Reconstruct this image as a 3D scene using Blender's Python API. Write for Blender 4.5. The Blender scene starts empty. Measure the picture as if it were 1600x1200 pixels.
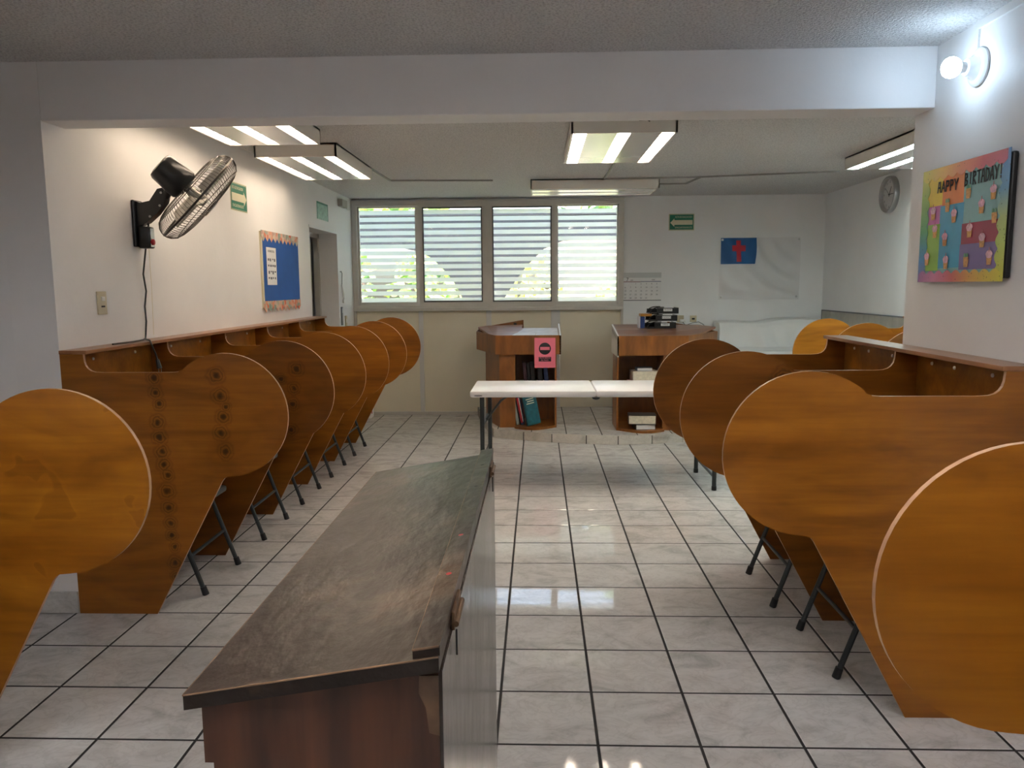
import bpy, bmesh, math, random
from mathutils import Vector, Matrix
random.seed(11)
PI = math.pi
S = bpy.context.scene
COL = S.collection

# ---------------------------------------------------------------- camera, sky, sun, exposure
H = 1.4736
F_PX = 1207.56
pit, yaw, rol = math.radians(-7.2298), math.radians(-1.9527), math.radians(-0.4242)
cp, sp, cy, sy, cr, sr = math.cos(pit), math.sin(pit), math.cos(yaw), math.sin(yaw), math.cos(rol), math.sin(rol)
R0 = Vector((cy, -sy, 0)); FW = Vector((sy*cp, cy*cp, sp)); U0 = Vector((-sy*sp, -cy*sp, cp))
RT = cr*R0 + sr*U0
UP = -sr*R0 + cr*U0
cam = bpy.data.cameras.new('camera'); cam.sensor_width = 36; cam.lens = 36*F_PX/1600; cam.clip_start = 0.02
cam_o = bpy.data.objects.new('camera', cam); COL.objects.link(cam_o)
m = Matrix((RT, UP, -FW)).transposed().to_4x4(); m.translation = (0, 0, H)
cam_o.matrix_world = m
S.camera = cam_o
S.view_settings.view_transform = 'Standard'; S.view_settings.look = 'None'
S.view_settings.gamma = 1; S.view_settings.use_curve_mapping = False
S.view_settings.exposure = 0.62
S.cycles.diffuse_bounces = 8

world = bpy.data.worlds.new('world'); S.world = world; world.use_nodes = True
wn = world.node_tree; bg = wn.nodes['Background']
sky = wn.nodes.new('ShaderNodeTexSky'); sky.sky_type = 'NISHITA'; sky.sun_disc = False
sky.sun_elevation = math.radians(62); sky.sun_rotation = math.radians(100); sky.air_density = 1.0; sky.dust_density = 6.0
wn.links.new(sky.outputs[0], bg.inputs[0]); bg.inputs[1].default_value = 2.0
sun = bpy.data.lights.new('sun', 'SUN'); sun.energy = 9.0; sun.angle = 0.01; sun.color = (1, .95, .86)
sun_o = bpy.data.objects.new('sun', sun); COL.objects.link(sun_o)
sun_o.rotation_euler = Vector((-.72, -.04, -.70)).to_track_quat('-Z', 'Y').to_euler()

TUBE_WARM, TUBE_COOL, TUBE_ADDED, BULB = 10.5, 42.0, 33.0, 32.0

def px(u, v): return F_PX*u, v
def project(p):
    d = Vector(p) - Vector((0, 0, H)); z = d.dot(FW)
    if z < .05: return None
    return 800 + F_PX*d.dot(RT)/z, 600 - F_PX*d.dot(UP)/z, z

# ---------------------------------------------------------------- helpers
ORG = {}
def origin(o): return ORG.get(o.name, Vector((0, 0, 0))) if o else Vector((0, 0, 0))
def tag(o, label=None, cat=None, group=None, kind=None):
    if label: o['label'] = label
    if cat: o['category'] = cat
    if group: o['group'] = group
    if kind: o['kind'] = kind
    return o
def thing(name, loc, label=None, cat=None, group=None, kind=None):
    o = bpy.data.objects.new(name, None); COL.objects.link(o)
    o.location = loc; o.empty_display_size = .05
    ORG[o.name] = Vector(loc)
    return tag(o, label, cat, group, kind)
def ob(name, vf, mats, parent=None, midx=None, smooth=False, sharp=40, base=None):
    v, f = vf
    if not isinstance(mats, (list, tuple)): mats = [mats]
    if parent is not None: og = origin(parent)
    elif base is not None: og = Vector(base)
    else:
        lo = [min(p[i] for p in v) for i in range(3)]; hi = [max(p[i] for p in v) for i in range(3)]
        og = Vector(((lo[0]+hi[0])/2, (lo[1]+hi[1])/2, lo[2]))
    me = bpy.data.meshes.new(name)
    me.from_pydata([(p[0]-og[0], p[1]-og[1], p[2]-og[2]) for p in v], [], f)
    for mt in mats: me.materials.append(mt)
    if midx: me.polygons.foreach_set('material_index', midx)
    bm = bmesh.new(); bm.from_mesh(me); bmesh.ops.recalc_face_normals(bm, faces=bm.faces); bm.to_mesh(me); bm.free()
    if smooth:
        me.shade_smooth(); me.set_sharp_from_angle(angle=math.radians(sharp))
    o = bpy.data.objects.new(name, me); COL.objects.link(o)
    if parent is not None: o.parent = parent; ORG[o.name] = og
    else: o.location = og; ORG[o.name] = og
    return o
def dup(o, loc=None, parent=None, **kw):
    c = o.copy(); COL.objects.link(c)
    if parent is not None: c.parent = parent
    if loc is not None: c.location = loc; ORG[c.name] = Vector(loc)
    for ch in list(o.children): dup(ch, None, c)
    tag(c, **kw)
    return c
def st(o): o['kind'] = 'structure'; return o
def join(*gs):
    V, F = [], []
    for v, f in gs:
        n = len(V); V += list(v); F += [tuple(i+n for i in q) for q in f]
    return V, F
def box(x0, x1, y0, y1, z0, z1, bev=0):
    V = [(x, y, z) for z in (z0, z1) for x, y in ((x0, y0), (x1, y0), (x1, y1), (x0, y1))]
    F = [(0, 3, 2, 1), (4, 5, 6, 7), (0, 1, 5, 4), (1, 2, 6, 5), (2, 3, 7, 6), (3, 0, 4, 7)]
    if not bev: return V, F
    bm = bmesh.new(); vs = [bm.verts.new(p) for p in V]
    for q in F: bm.faces.new([vs[i] for i in q])
    bmesh.ops.bevel(bm, geom=bm.edges[:], offset=bev, segments=2, affect='EDGES', profile=.5)
    bm.verts.index_update()
    r = [tuple(p.co) for p in bm.verts], [tuple(p.index for p in q.verts) for q in bm.faces]
    bm.free(); return r
def P3(ax, u, v, a):
    return (a, u, v) if ax == 'x' else ((u, a, v) if ax == 'y' else (u, v, a))
def prism(poly, ax, a, b):
    n = len(poly)
    V = [P3(ax, u, v, a) for u, v in poly] + [P3(ax, u, v, b) for u, v in poly]
    F = [tuple(range(n)), tuple(range(2*n-1, n-1, -1))] + [(i, i+n, (i+1) % n+n, (i+1) % n) for i in range(n)]
    return V, F
def frame_of(d):
    d = Vector(d).normalized(); t = Vector((0, 0, 1)) if abs(d.z) < .9 else Vector((1, 0, 0))
    a = d.cross(t).normalized(); return a, d.cross(a).normalized(), d
def cyl(p0, p1, r0, r1=None, n=12):
    r1 = r0 if r1 is None else r1
    p0, p1 = Vector(p0), Vector(p1); a, b, _ = frame_of(p1-p0)
    V = [tuple(p + r*(a*math.cos(2*PI*i/n) + b*math.sin(2*PI*i/n))) for p, r in ((p0, r0), (p1, r1)) for i in range(n)]
    return V, [tuple(range(n))[::-1], tuple(range(n, 2*n))] + [(i, (i+1) % n, (i+1) % n+n, i+n) for i in range(n)]
def tube(path, r, n=8, closed=False):
    P = [Vector(p) for p in path]; V, F = [], []; m = len(P)
    a = None
    for i, p in enumerate(P):
        t = (P[(i+1) % m]-P[i-1]) if closed or 0 < i < m-1 else (P[1]-P[0] if i == 0 else P[-1]-P[-2])
        t.normalize()
        if a is None: a, b, _ = frame_of(t)
        a = (a - t*a.dot(t)).normalized(); b = t.cross(a)
        V += [tuple(p + r*(a*math.cos(2*PI*k/n) + b*math.sin(2*PI*k/n))) for k in range(n)]
    for i in range(m if closed else m-1):
        j = (i+1) % m
        F += [(i*n+k, i*n+(k+1) % n, j*n+(k+1) % n, j*n+k) for k in range(n)]
    if not closed: F += [tuple(range(n))[::-1], tuple(range((m-1)*n, m*n))]
    return V, F
def lathe(prof, o, d, n=24):
    a, b, d = frame_of(d); o = Vector(o); V, F = [], []
    for s, r in prof: V += [tuple(o + d*s + r*(a*math.cos(2*PI*k/n) + b*math.sin(2*PI*k/n))) for k in range(n)]
    for i in range(len(prof)-1): F += [(i*n+k, i*n+(k+1) % n, (i+1)*n+(k+1) % n, (i+1)*n+k) for k in range(n)]
    F += [tuple(range(n))[::-1], tuple(range((len(prof)-1)*n, len(prof)*n))]
    return V, F
def grid(fn, nu, nv):
    V = [fn(i/nu, j/nv) for j in range(nv+1) for i in range(nu+1)]
    return V, [(j*(nu+1)+i, j*(nu+1)+i+1, (j+1)*(nu+1)+i+1, (j+1)*(nu+1)+i) for j in range(nv) for i in range(nu)]
def plane_map(vf, o, u, v, n):
    o, u, v, n = Vector(o), Vector(u), Vector(v), Vector(n)
    return [tuple(o + u*p[0] + v*p[1] + n*p[2]) for p in vf[0]], vf[1]
def text(s, size, o, u, v, n, depth=.0006, align='CENTER', sx=1.0):
    cu = bpy.data.curves.new('t', 'FONT'); cu.body = s; cu.size = size; cu.align_x = align; cu.align_y = 'CENTER'; cu.extrude = depth/2; cu.resolution_u = 2
    to = bpy.data.objects.new('t', cu); COL.objects.link(to)
    dg = bpy.context.evaluated_depsgraph_get(); me = to.evaluated_get(dg).to_mesh()
    vf = [(p.co.x*sx, p.co.y, p.co.z+depth/2) for p in me.vertices], [tuple(q.vertices) for q in me.polygons]
    to.evaluated_get(dg).to_mesh_clear(); bpy.data.objects.remove(to); bpy.data.curves.remove(cu)
    return plane_map(vf, o, u, v, n)
def flat(poly, depth, o, u, v, n):
    return plane_map(prism(poly, 'z', 0, depth), o, u, v, n)
def rect(x0, x1, y0, y1): return [(x0, y0), (x1, y0), (x1, y1), (x0, y1)]

# ---------------------------------------------------------------- materials
def nodes(name):
    mt = bpy.data.materials.new(name); mt.use_nodes = True
    nt = mt.node_tree; return mt, nt, nt.nodes['Principled BSDF']
def N(nt, t, **kw):
    n = nt.nodes.new('ShaderNode'+t)
    for k, v in kw.items():
        if k in ('operation', 'blend_type', 'data_type', 'feature', 'noise_dimensions', 'wave_type', 'bands_direction', 'distance'): setattr(n, k, v)
        else: n.inputs[k].default_value = v
    return n
def L(nt, a, b): nt.links.new(a, b)
def c4(c): return (c[0], c[1], c[2], 1)
def ramp(nt, src, stops):
    r = nt.nodes.new('ShaderNodeValToRGB'); e = r.color_ramp.elements
    while len(e) < len(stops): e.new(.5)
    for q, (p, c) in zip(e, stops): q.position = p; q.color = c4(c)
    L(nt, src, r.inputs[0]); return r.outputs[0]
def coords(nt, scale=(1, 1, 1), kind='Object', rnd=0):
    if kind == 'Position': src = nt.nodes.new('ShaderNodeNewGeometry').outputs['Position']
    else: src = nt.nodes.new('ShaderNodeTexCoord').outputs[kind]
    mp = nt.nodes.new('ShaderNodeMapping'); mp.inputs['Scale'].default_value = scale
    L(nt, src, mp.inputs[0])
    if rnd:
        oi = nt.nodes.new('ShaderNodeObjectInfo'); ml = N(nt, 'Math', operation='MULTIPLY'); ml.inputs[1].default_value = rnd
        L(nt, oi.outputs['Random'], ml.inputs[0]); L(nt, ml.outputs[0], mp.inputs['Location'])
    return mp.outputs[0]
def M(name, base, rough=.5, metal=0, var=0, vscale=4, bump=0, bscale=60, coat=0, spec=.5, kind='Object'):
    mt, nt, b = nodes(name)
    b.inputs['Base Color'].default_value = c4(base); b.inputs['Roughness'].default_value = rough
    b.inputs['Metallic'].default_value = metal; b.inputs['Coat Weight'].default_value = coat; b.inputs['Specular IOR Level'].default_value = spec
    if var or bump:
        co = coords(nt, kind=kind)
    if var:
        n = N(nt, 'TexNoise', Scale=vscale, Detail=4.0); L(nt, co, n.inputs['Vector'])
        L(nt, ramp(nt, n.outputs[0], [(.3, [x*(1-var) for x in base]), (.7, [min(1, x*(1+var)) for x in base])]), b.inputs['Base Color'])
    if bump:
        n = N(nt, 'TexNoise', Scale=bscale, Detail=3.0); L(nt, co, n.inputs['Vector'])
        bp = N(nt, 'Bump', Strength=bump, Distance=.01); L(nt, n.outputs[0], bp.inputs['Height']); L(nt, bp.outputs[0], b.inputs['Normal'])
    return mt
def wood(name, dark, light, stretch=(1.1, 10, 9), rough=.33, knots=(), rnd=9, spec=.45, bump=.05, stain=False, scuff=False):
    mt, nt, b = nodes(name)
    co = coords(nt, stretch, rnd=rnd)
    n1 = N(nt, 'TexNoise', Scale=1.0, Detail=5.0, Roughness=.55, Distortion=.6); L(nt, co, n1.inputs['Vector'])
    col = ramp(nt, n1.outputs[0], [(.28, dark), (.52, [(a+c)/2 for a, c in zip(dark, light)]), (.75, light)])
    co2 = coords(nt, [q*(3 if i == 0 else 7) for i, q in enumerate(stretch)], rnd=rnd)
    n2 = N(nt, 'TexNoise', Scale=1.0, Detail=3.0); L(nt, co2, n2.inputs['Vector'])
    mx = N(nt, 'Mix', data_type='RGBA', blend_type='MULTIPLY'); mx.inputs[0].default_value = .5
    L(nt, col, mx.inputs[6]); L(nt, ramp(nt, n2.outputs[0], [(.3, (.72, .68, .6)), (.6, (1, 1, 1))]), mx.inputs[7])
    col = mx.outputs[2]
    n4 = N(nt, 'TexNoise', Scale=1.0, Detail=3.0, Distortion=1.5); L(nt, coords(nt, [q*.45+1.2 for q in stretch], rnd=rnd), n4.inputs['Vector'])
    m4 = N(nt, 'Mix', data_type='RGBA', blend_type='MULTIPLY'); m4.inputs[0].default_value = 1
    L(nt, col, m4.inputs[6]); L(nt, ramp(nt, n4.outputs[0], [(.32, (.70, .66, .6)), (.5, (.95, .95, .95)), (.68, (1.12, 1.14, 1.2))]), m4.inputs[7]); col = m4.outputs[2]
    if stain:
        n5 = N(nt, 'TexNoise', Scale=4.5, Detail=3.0, Distortion=.8); L(nt, coords(nt, rnd=rnd), n5.inputs['Vector'])
        m5 = N(nt, 'Mix', data_type='RGBA', blend_type='MULTIPLY'); m5.inputs[0].default_value = 1
        L(nt, col, m5.inputs[6]); L(nt, ramp(nt, n5.outputs[0], [(.37, (.86, .83, .8)), (.40, (.9, .88, .85)), (.412, (1.14, 1.15, 1.15)), (.45, (1.04, 1.04, 1.04)), (.6, (1, 1, 1))]), m5.inputs[7]); col = m5.outputs[2]
    if scuff:
        tc2 = nt.nodes.new('ShaderNodeTexCoord'); vd = nt.nodes.new('ShaderNodeVectorMath'); vd.operation = 'DISTANCE'; L(nt, tc2.outputs['Object'], vd.inputs[0]); vd.inputs[1].default_value = (-.66, .772, .735)
        n6 = N(nt, 'TexNoise', Scale=55.0, Detail=3.0, Distortion=1.0); L(nt, tc2.outputs['Object'], n6.inputs['Vector'])
        mm = N(nt, 'Math', operation='MULTIPLY_ADD'); L(nt, vd.outputs['Value'], mm.inputs[0]); mm.inputs[1].default_value = 3.2; L(nt, n6.outputs[0], mm.inputs[2])
        m6 = N(nt, 'Mix', data_type='RGBA'); m6.inputs[7].default_value = (.42, .27, .14, 1); L(nt, col, m6.inputs[6]); L(nt, ramp(nt, mm.outputs[0], [(.44, (.7, .7, .7)), (.52, (0, 0, 0))]), m6.inputs[0]); col = m6.outputs[2]
    if knots:
        tc = nt.nodes.new('ShaderNodeTexCoord'); sx_ = nt.nodes.new('ShaderNodeSeparateXYZ'); L(nt, tc.outputs['Object'], sx_.inputs[0])
        jn = N(nt, 'TexNoise', Scale=40.0, Detail=2.0); L(nt, tc.outputs['Object'], jn.inputs['Vector'])
        acc = None
        for kx, kz, kr in knots:
            cb = nt.nodes.new('ShaderNodeCombineXYZ'); L(nt, sx_.outputs[0], cb.inputs[0]); L(nt, sx_.outputs[2], cb.inputs[1])
            ds = nt.nodes.new('ShaderNodeVectorMath'); ds.operation = 'DISTANCE'; L(nt, cb.outputs[0], ds.inputs[0]); ds.inputs[1].default_value = (kx, kz, 0)
            dv = N(nt, 'Math', operation='DIVIDE'); L(nt, ds.outputs['Value'], dv.inputs[0]); dv.inputs[1].default_value = kr
            if acc is None: acc = dv.outputs[0]
            else:
                mn = N(nt, 'Math', operation='MINIMUM'); L(nt, acc, mn.inputs[0]); L(nt, dv.outputs[0], mn.inputs[1]); acc = mn.outputs[0]
        ad = N(nt, 'Math', operation='MULTIPLY_ADD'); L(nt, jn.outputs[0], ad.inputs[0]); ad.inputs[1].default_value = .36
        hf = N(nt, 'Math', operation='MULTIPLY'); L(nt, acc, hf.inputs[0]); hf.inputs[1].default_value = .42; L(nt, hf.outputs[0], ad.inputs[2])
        k = ramp(nt, ad.outputs[0], [(.26, (.20, .16, .15)), (.36, (.45, .38, .34)), (.46, (1, 1, 1)), (.55, (.50, .43, .38)), (.64, (1, 1, 1)), (.74, (.75, .7, .66)), (.88, (1, 1, 1))])
        m2 = N(nt, 'Mix', data_type='RGBA', blend_type='MULTIPLY'); m2.inputs[0].default_value = 1
        L(nt, col, m2.inputs[6]); L(nt, k, m2.inputs[7]); col = m2.outputs[2]
    L(nt, col, b.inputs['Base Color']); b.inputs['Roughness'].default_value = rough; b.inputs['Specular IOR Level'].default_value = spec
    bp = N(nt, 'Bump', Strength=bump, Distance=.004); L(nt, n2.outputs[0], bp.inputs['Height']); L(nt, bp.outputs[0], b.inputs['Normal'])
    return mt
def emit(name, col, s):
    mt, nt, b = nodes(name); b.inputs['Base Color'].default_value = (.9, .9, .9, 1)
    b.inputs['Emission Color'].default_value = c4(col); b.inputs['Emission Strength'].default_value = s; return mt

WALL = M('wall_paint', (.85, .84, .835), .55, var=.03, vscale=2.5, bump=.12, bscale=26)
WALL2 = M('wall_paint_back', (.84, .85, .86), .55, var=.03, vscale=2.5, bump=.06, bscale=20)
def popcorn():
    mt, nt, b = nodes('popcorn_ceiling'); co = coords(nt, kind='Position')
    n = N(nt, 'TexNoise', Scale=105.0, Detail=3.0, Roughness=.6); L(nt, co, n.inputs['Vector'])
    L(nt, ramp(nt, n.outputs[0], [(.36, (.66, .65, .645)), (.48, (.84, .83, .82)), (.6, (.92, .91, .90))]), b.inputs['Base Color'])
    b.inputs['Roughness'].default_value = .9
    bp = N(nt, 'Bump', Strength=1.0, Distance=.03); L(nt, n.outputs[0], bp.inputs['Height']); L(nt, bp.outputs[0], b.inputs['Normal'])
    return mt
POP = popcorn()
def tile_mat(name, a, c, d, rough):
    mt, nt, b = nodes(name); co = coords(nt, (5, 7, 5), 'Position', rnd=37)
    n = N(nt, 'TexNoise', Scale=1.0, Detail=6.0, Roughness=.6, Distortion=1.2); L(nt, co, n.inputs['Vector'])
    col = ramp(nt, n.outputs[0], [(.30, a), (.46, c), (.60, d), (.8, c)])
    co2 = coords(nt, (9, 11, 9), 'Position', rnd=23)
    n2 = N(nt, 'TexNoise', Scale=1.0, Detail=5.0, Distortion=2.2); L(nt, co2, n2.inputs['Vector'])
    mx = N(nt, 'Mix', data_type='RGBA', blend_type='MULTIPLY'); mx.inputs[0].default_value = .35
    L(nt, col, mx.inputs[6]); L(nt, ramp(nt, n2.outputs[0], [(.44, (1, 1, 1)), (.495, (.72, .71, .70)), (.55, (1, 1, 1))]), mx.inputs[7])
    L(nt, mx.outputs[2], b.inputs['Base Color']); b.inputs['Roughness'].default_value = rough; b.inputs['Specular IOR Level'].default_value = .55
    n3 = N(nt, 'TexNoise', Scale=14.0, Detail=2.0); L(nt, coords(nt, kind='Position'), n3.inputs['Vector'])
    bp = N(nt, 'Bump', Strength=.03, Distance=.004); L(nt, n3.outputs[0], bp.inputs['Height']); L(nt, bp.outputs[0], b.inputs['Normal'])
    return mt
TILE = tile_mat('glazed_tile', (.46, .45, .43), (.60, .585, .565), (.67, .655, .635), .05)
GROUT = M('dark_grout', (.022, .020, .019), .9)
PLY_D, PLY_L = (.21, .067, .005), (.36, .13, .011)
PLY = wood('varnished_plywood', PLY_D, PLY_L)
PLY_LIGHT = wood('varnished_plywood_light', (.32, .115, .010), (.46, .185, .02))
PLY_EDGE = M('plywood_edge', (.46, .25, .14), .4, var=.25, vscale=18)
LAM = wood('station_laminate', (.20, .066, .010), (.30, .108, .018), stretch=(9, 9, 1.2), rough=.38, bump=.02)
LAM_TOP = wood('station_laminate_top', (.24, .085, .035), (.32, .12, .05), stretch=(1.2, 9, 9), rough=.3, bump=.02)
LAM_EDGE = M('pale_edge_band', (.72, .66, .58), .4)
ALU = M('beige_aluminium', (.60, .575, .53), .38, metal=.1, var=.05, vscale=6)
ALU_D = M('dark_gasket', (.06, .06, .06), .5)
CREAM = M('cream_panel', (.78, .73, .58), .42, var=.04, vscale=2)
STEEL_D = M('dark_grey_steel', (.045, .052, .055), .38, metal=.3)
RUBBER = M('black_rubber', (.012, .012, .013), .6)
VINYL = M('charcoal_vinyl', (.07, .08, .085), .45, bump=.1, bscale=200)
WHITE_PL = M('white_plastic', (.80, .79, .77), .35, var=.02)
WHITE_TBL = M('table_plastic', (.84, .84, .84), .3, var=.03, bump=.04, bscale=300)
BEIGE_PL = M('beige_plastic', (.55, .48, .33), .4)
BLACK_PL = M('black_plastic', (.010, .010, .011), .28)
BLACK_M = M('black_matt', (.012, .012, .012), .6)
CHROME = M('chrome_wire', (.42, .40, .37), .22, metal=1)
STEEL = M('brushed_steel', (.5, .5, .5), .3, metal=1)
HOUSE = M('fixture_enamel', (.80, .77, .71), .45, var=.03)
REFL = M('fixture_reflector', (.82, .82, .80), .25, metal=.6)
PAPER = M('paper_white', (.82, .82, .82), .7, var=.03, vscale=12)
PAPER_PINK = M('paper_pink', (.75, .17, .24), .6, var=.05)
INK = M('black_ink', (.012, .012, .015), .6)
INK_G = M('grey_ink', (.14, .15, .17), .6)
GREEN = M('sign_green', (.004, .16, .085), .45)
GREEN_P = M('sign_pale_green', (.30, .50, .40), .5, var=.3, vscale=30)
CREAMY = M('sign_cream', (.72, .66, .48), .5)
BLUE = M('felt_blue', (.008, .085, .36), .75, var=.08, vscale=7)
FLAG_W = M('flag_white', (.76, .765, .775), .35)
FLAG_B = M('flag_blue', (.003, .09, .28), .5)
FLAG_R = M('flag_red', (.48, .012, .03), .5)
SHEET = M('white_sheet', (.88, .89, .89), .8)
PORC = M('porcelain', (.80, .80, .80), .2)
RED = M('red_plastic', (.45, .01, .02), .35)
def translucent():
    mt, nt, b = nodes('frosted_film'); nt.nodes.remove(b); out = nt.nodes['Material Output']
    t = N(nt, 'BsdfTranslucent', Color=(.92, .95, .93, 1)); d = N(nt, 'BsdfDiffuse', Color=(.8, .8, .8, 1)); mx = nt.nodes.new('ShaderNodeMixShader')
    mx.inputs[0].default_value = .25; L(nt, t.outputs[0], mx.inputs[1]); L(nt, d.outputs[0], mx.inputs[2]); L(nt, mx.outputs[0], out.inputs[0]); return mt
FROST = translucent()
def glass():
    mt, nt, b = nodes('window_glass'); nt.nodes.remove(b); out = nt.nodes['Material Output']
    t = N(nt, 'BsdfTransparent', Color=(.93, .96, .95, 1)); g = N(nt, 'BsdfGlossy', Roughness=.02); fr = N(nt, 'Fresnel', IOR=1.45); mx = nt.nodes.new('ShaderNodeMixShader')
    L(nt, fr.outputs[0], mx.inputs[0]); L(nt, t.outputs[0], mx.inputs[1]); L(nt, g.outputs[0], mx.inputs[2]); L(nt, mx.outputs[0], out.inputs[0]); return mt
GLASS = glass()
X, Y, Z = Vector((1, 0, 0)), Vector((0, 1, 0)), Vector((0, 0, 1))

# ================================================================ THE SETTING
XL, XR, YB, XFR = -2.10, 1.617, 8.84, 3.19
ZN, ZF, ZBEAM, YB0, YB1 = 2.42, 2.455, 2.18, 3.315, 3.485

# floor: grout bed with one object per tile
T, TX0, TY0, G = .33, -.13985, 2.33881, .0098
DAIS = [(-.70, 8.80), (-.60, 8.12), (-.51, 7.74), (-.435, 7.44), (-.30, 7.365), (-.14, 7.297), (.126, 7.19), (.29, 7.15), (.448, 7.122), (.60, 7.096), (.742, 7.085), (.90, 7.095), (1.061, 7.12), (1.359, 7.194), (1.46, 7.26), (1.52, 7.36), (2.25, 8.80)]
def inside(p, poly):
    c = False
    for i in range(len(poly)):
        (x0, y0), (x1, y1) = poly[i-1], poly[i]
        if (y0 > p[1]) != (y1 > p[1]) and p[0] < (x1-x0)*(p[1]-y0)/(y1-y0)+x0: c = not c
    return c
floor = st(ob('floor', box(-3.4, 3.4, -3.1, 9.0, -.12, -.0018), GROUT))
h = (T-G)/2; bv = .0025
tile_vf = ([(-h, -h, -.0055), (h, -h, -.0055), (h, h, -.0055), (-h, h, -.0055), (-h, -h, -.0015), (h, -h, -.0015), (h, h, -.0015), (-h, h, -.0015),
            (-h+bv, -h+bv, 0), (h-bv, -h+bv, 0), (h-bv, h-bv, 0), (-h+bv, h-bv, 0)],
           [(0, 1, 5, 4), (1, 2, 6, 5), (2, 3, 7, 6), (3, 0, 4, 7), (4, 5, 9, 8), (5, 6, 10, 9), (6, 7, 11, 10), (7, 4, 8, 11), (8, 9, 10, 11)])
tme = bpy.data.meshes.new('tile'); tme.from_pydata(*(tile_vf[0], [], tile_vf[1])); tme.materials.append(TILE)
cells = []
for i in range(-10, 11):
    for j in range(-17, 21):
        c = (TX0+(i+.5)*T, TY0+(j+.5)*T)
        if c[0] < -3.25 or c[0] > 3.3 or c[1] < -3 or c[1] > 8.95: continue
        if c[1] > 3.4 and c[0] < XL-.15: continue
        if c[1] < 3.3 and c[0] > XR+.12: continue
        if all(inside((c[0]+a, c[1]+b), DAIS) for a in (-.16, .16) for b in (-.16, .16)): continue
        q = project((c[0], c[1], 0)); vis = q and -60 < q[0] < 1660 and 500 < q[1] < 1290
        cells.append((not vis, q[2] if q else 99, c))
cells.sort()
rest = []
for k, (nv, _, c) in enumerate(cells):
    if k < 300 and not nv:
        o = bpy.data.objects.new('tile', tme); COL.objects.link(o); o.parent = floor
        o.location = (c[0]-floor.location[0], c[1]-floor.location[1], -floor.location[2])
    else: rest.append(([(p[0]+c[0], p[1]+c[1], p[2]) for p in tile_vf[0]], tile_vf[1]))
if rest: tag(ob('tile_field', join(*rest), TILE, floor), kind='stuff')

# ceilings, walls, beam
st(ob('ceiling', box(-3.4, 1.8, -3.1, YB0, ZN, ZN+.1), POP))
st(ob('ceiling', box(-2.3, 3.4, YB1, 9.0, ZF, ZF+.1), POP))
st(ob('beam', box(XL, XR, YB0, YB1, ZBEAM, ZF+.1, .004), WALL))
DY0, DY1, DZ = 7.165, 8.146, 2.027
st(ob('wall_left', join(box(-2.3, XL, YB0, DY0, 0, ZF+.1), box(-2.3, XL, DY1, 9.0, 0, ZF+.1), box(-2.3, XL, DY0, DY1, DZ, ZF+.1)), WALL))
st(ob('wall_stub', box(-3.4, -2.3, YB0, YB1, 0, ZN+.1), WALL))
st(ob('wall_left_near', box(-2.3, -2.13, -3.1, 2.25, 0, ZN+.1), WALL))
st(ob('wall_alcove', join(box(-3.4, -3.3, 2.0, 3.4, 0, ZN+.1), box(-3.4, -2.2, 1.95, 2.1, 0, ZN+.1)), WALL))
st(ob('wall_right', box(XR, 1.8, -3.1, YB1, 0, ZF+.1, .004), WALL))
st(ob('wall_front_far', box(1.8, 3.4, YB1-.15, YB1, 0, ZF+.1), WALL))
st(ob('wall_right_far', box(XFR, 3.4, YB1, 9.0, 0, ZF+.1), WALL2))
st(ob('wall_back', join(box(.945, 3.4, YB, 9.0, 0, ZF+.1), box(-2.3, .945, YB, 9.0, 2.415, ZF+.1)), WALL2))
st(ob('wall_rear', box(-2.3, 1.8, -3.2, -3.05, 0, ZN+.1), WALL))
bb = st(thing('baseboard_left', (-2.7, 3.31, 0)))
for k in range(4): ob('tile', box(-2.1-.303*(k+1)+.004, -2.1-.303*k-.001, 3.303, 3.3145, .004, .105, .002), TILE, bb)
# hallway behind the door
st(ob('wall_hallway', join(box(-3.6, -3.5, 6.4, 9.0, 0, 2.5), box(-3.5, -2.3, 6.3, 6.4, 0, 2.5), box(-3.5, -2.3, 8.7, 8.8, 0, 2.5), box(-3.6, -2.3, 6.3, 8.8, 2.4, 2.5)), WALL))
door = st(thing('door_1', (-2.2, 7.65, 0)))
DGREY = M('door_grey', (.30, .30, .29), .5)
ob('frame', box(-2.34, -2.29, DY0-.02, DY0+.05, 0, 2.03), ALU, door)
ob('frame', box(-2.34, -2.29, DY1-.05, DY1+.02, 0, 2.03), ALU, door)
ob('frame', box(-2.34, -2.29, DY0, DY1, 1.98, 2.04), ALU, door)
dl = ob('door_leaf', prism([(-2.36, 8.09), (-2.40, 8.085), (-2.62, 7.33), (-2.58, 7.32)], 'z', .01, 1.98), DGREY, door)
ob('handle', cyl((-2.545, 7.42, 1.0), (-2.49, 7.40, 1.0), .012), STEEL, dl)
ob('lintel_strip', box(-2.104, XL+.006, DY0-.02, DY1+.02, DZ-.004, DZ+.022, .002), WALL2, door)

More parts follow.
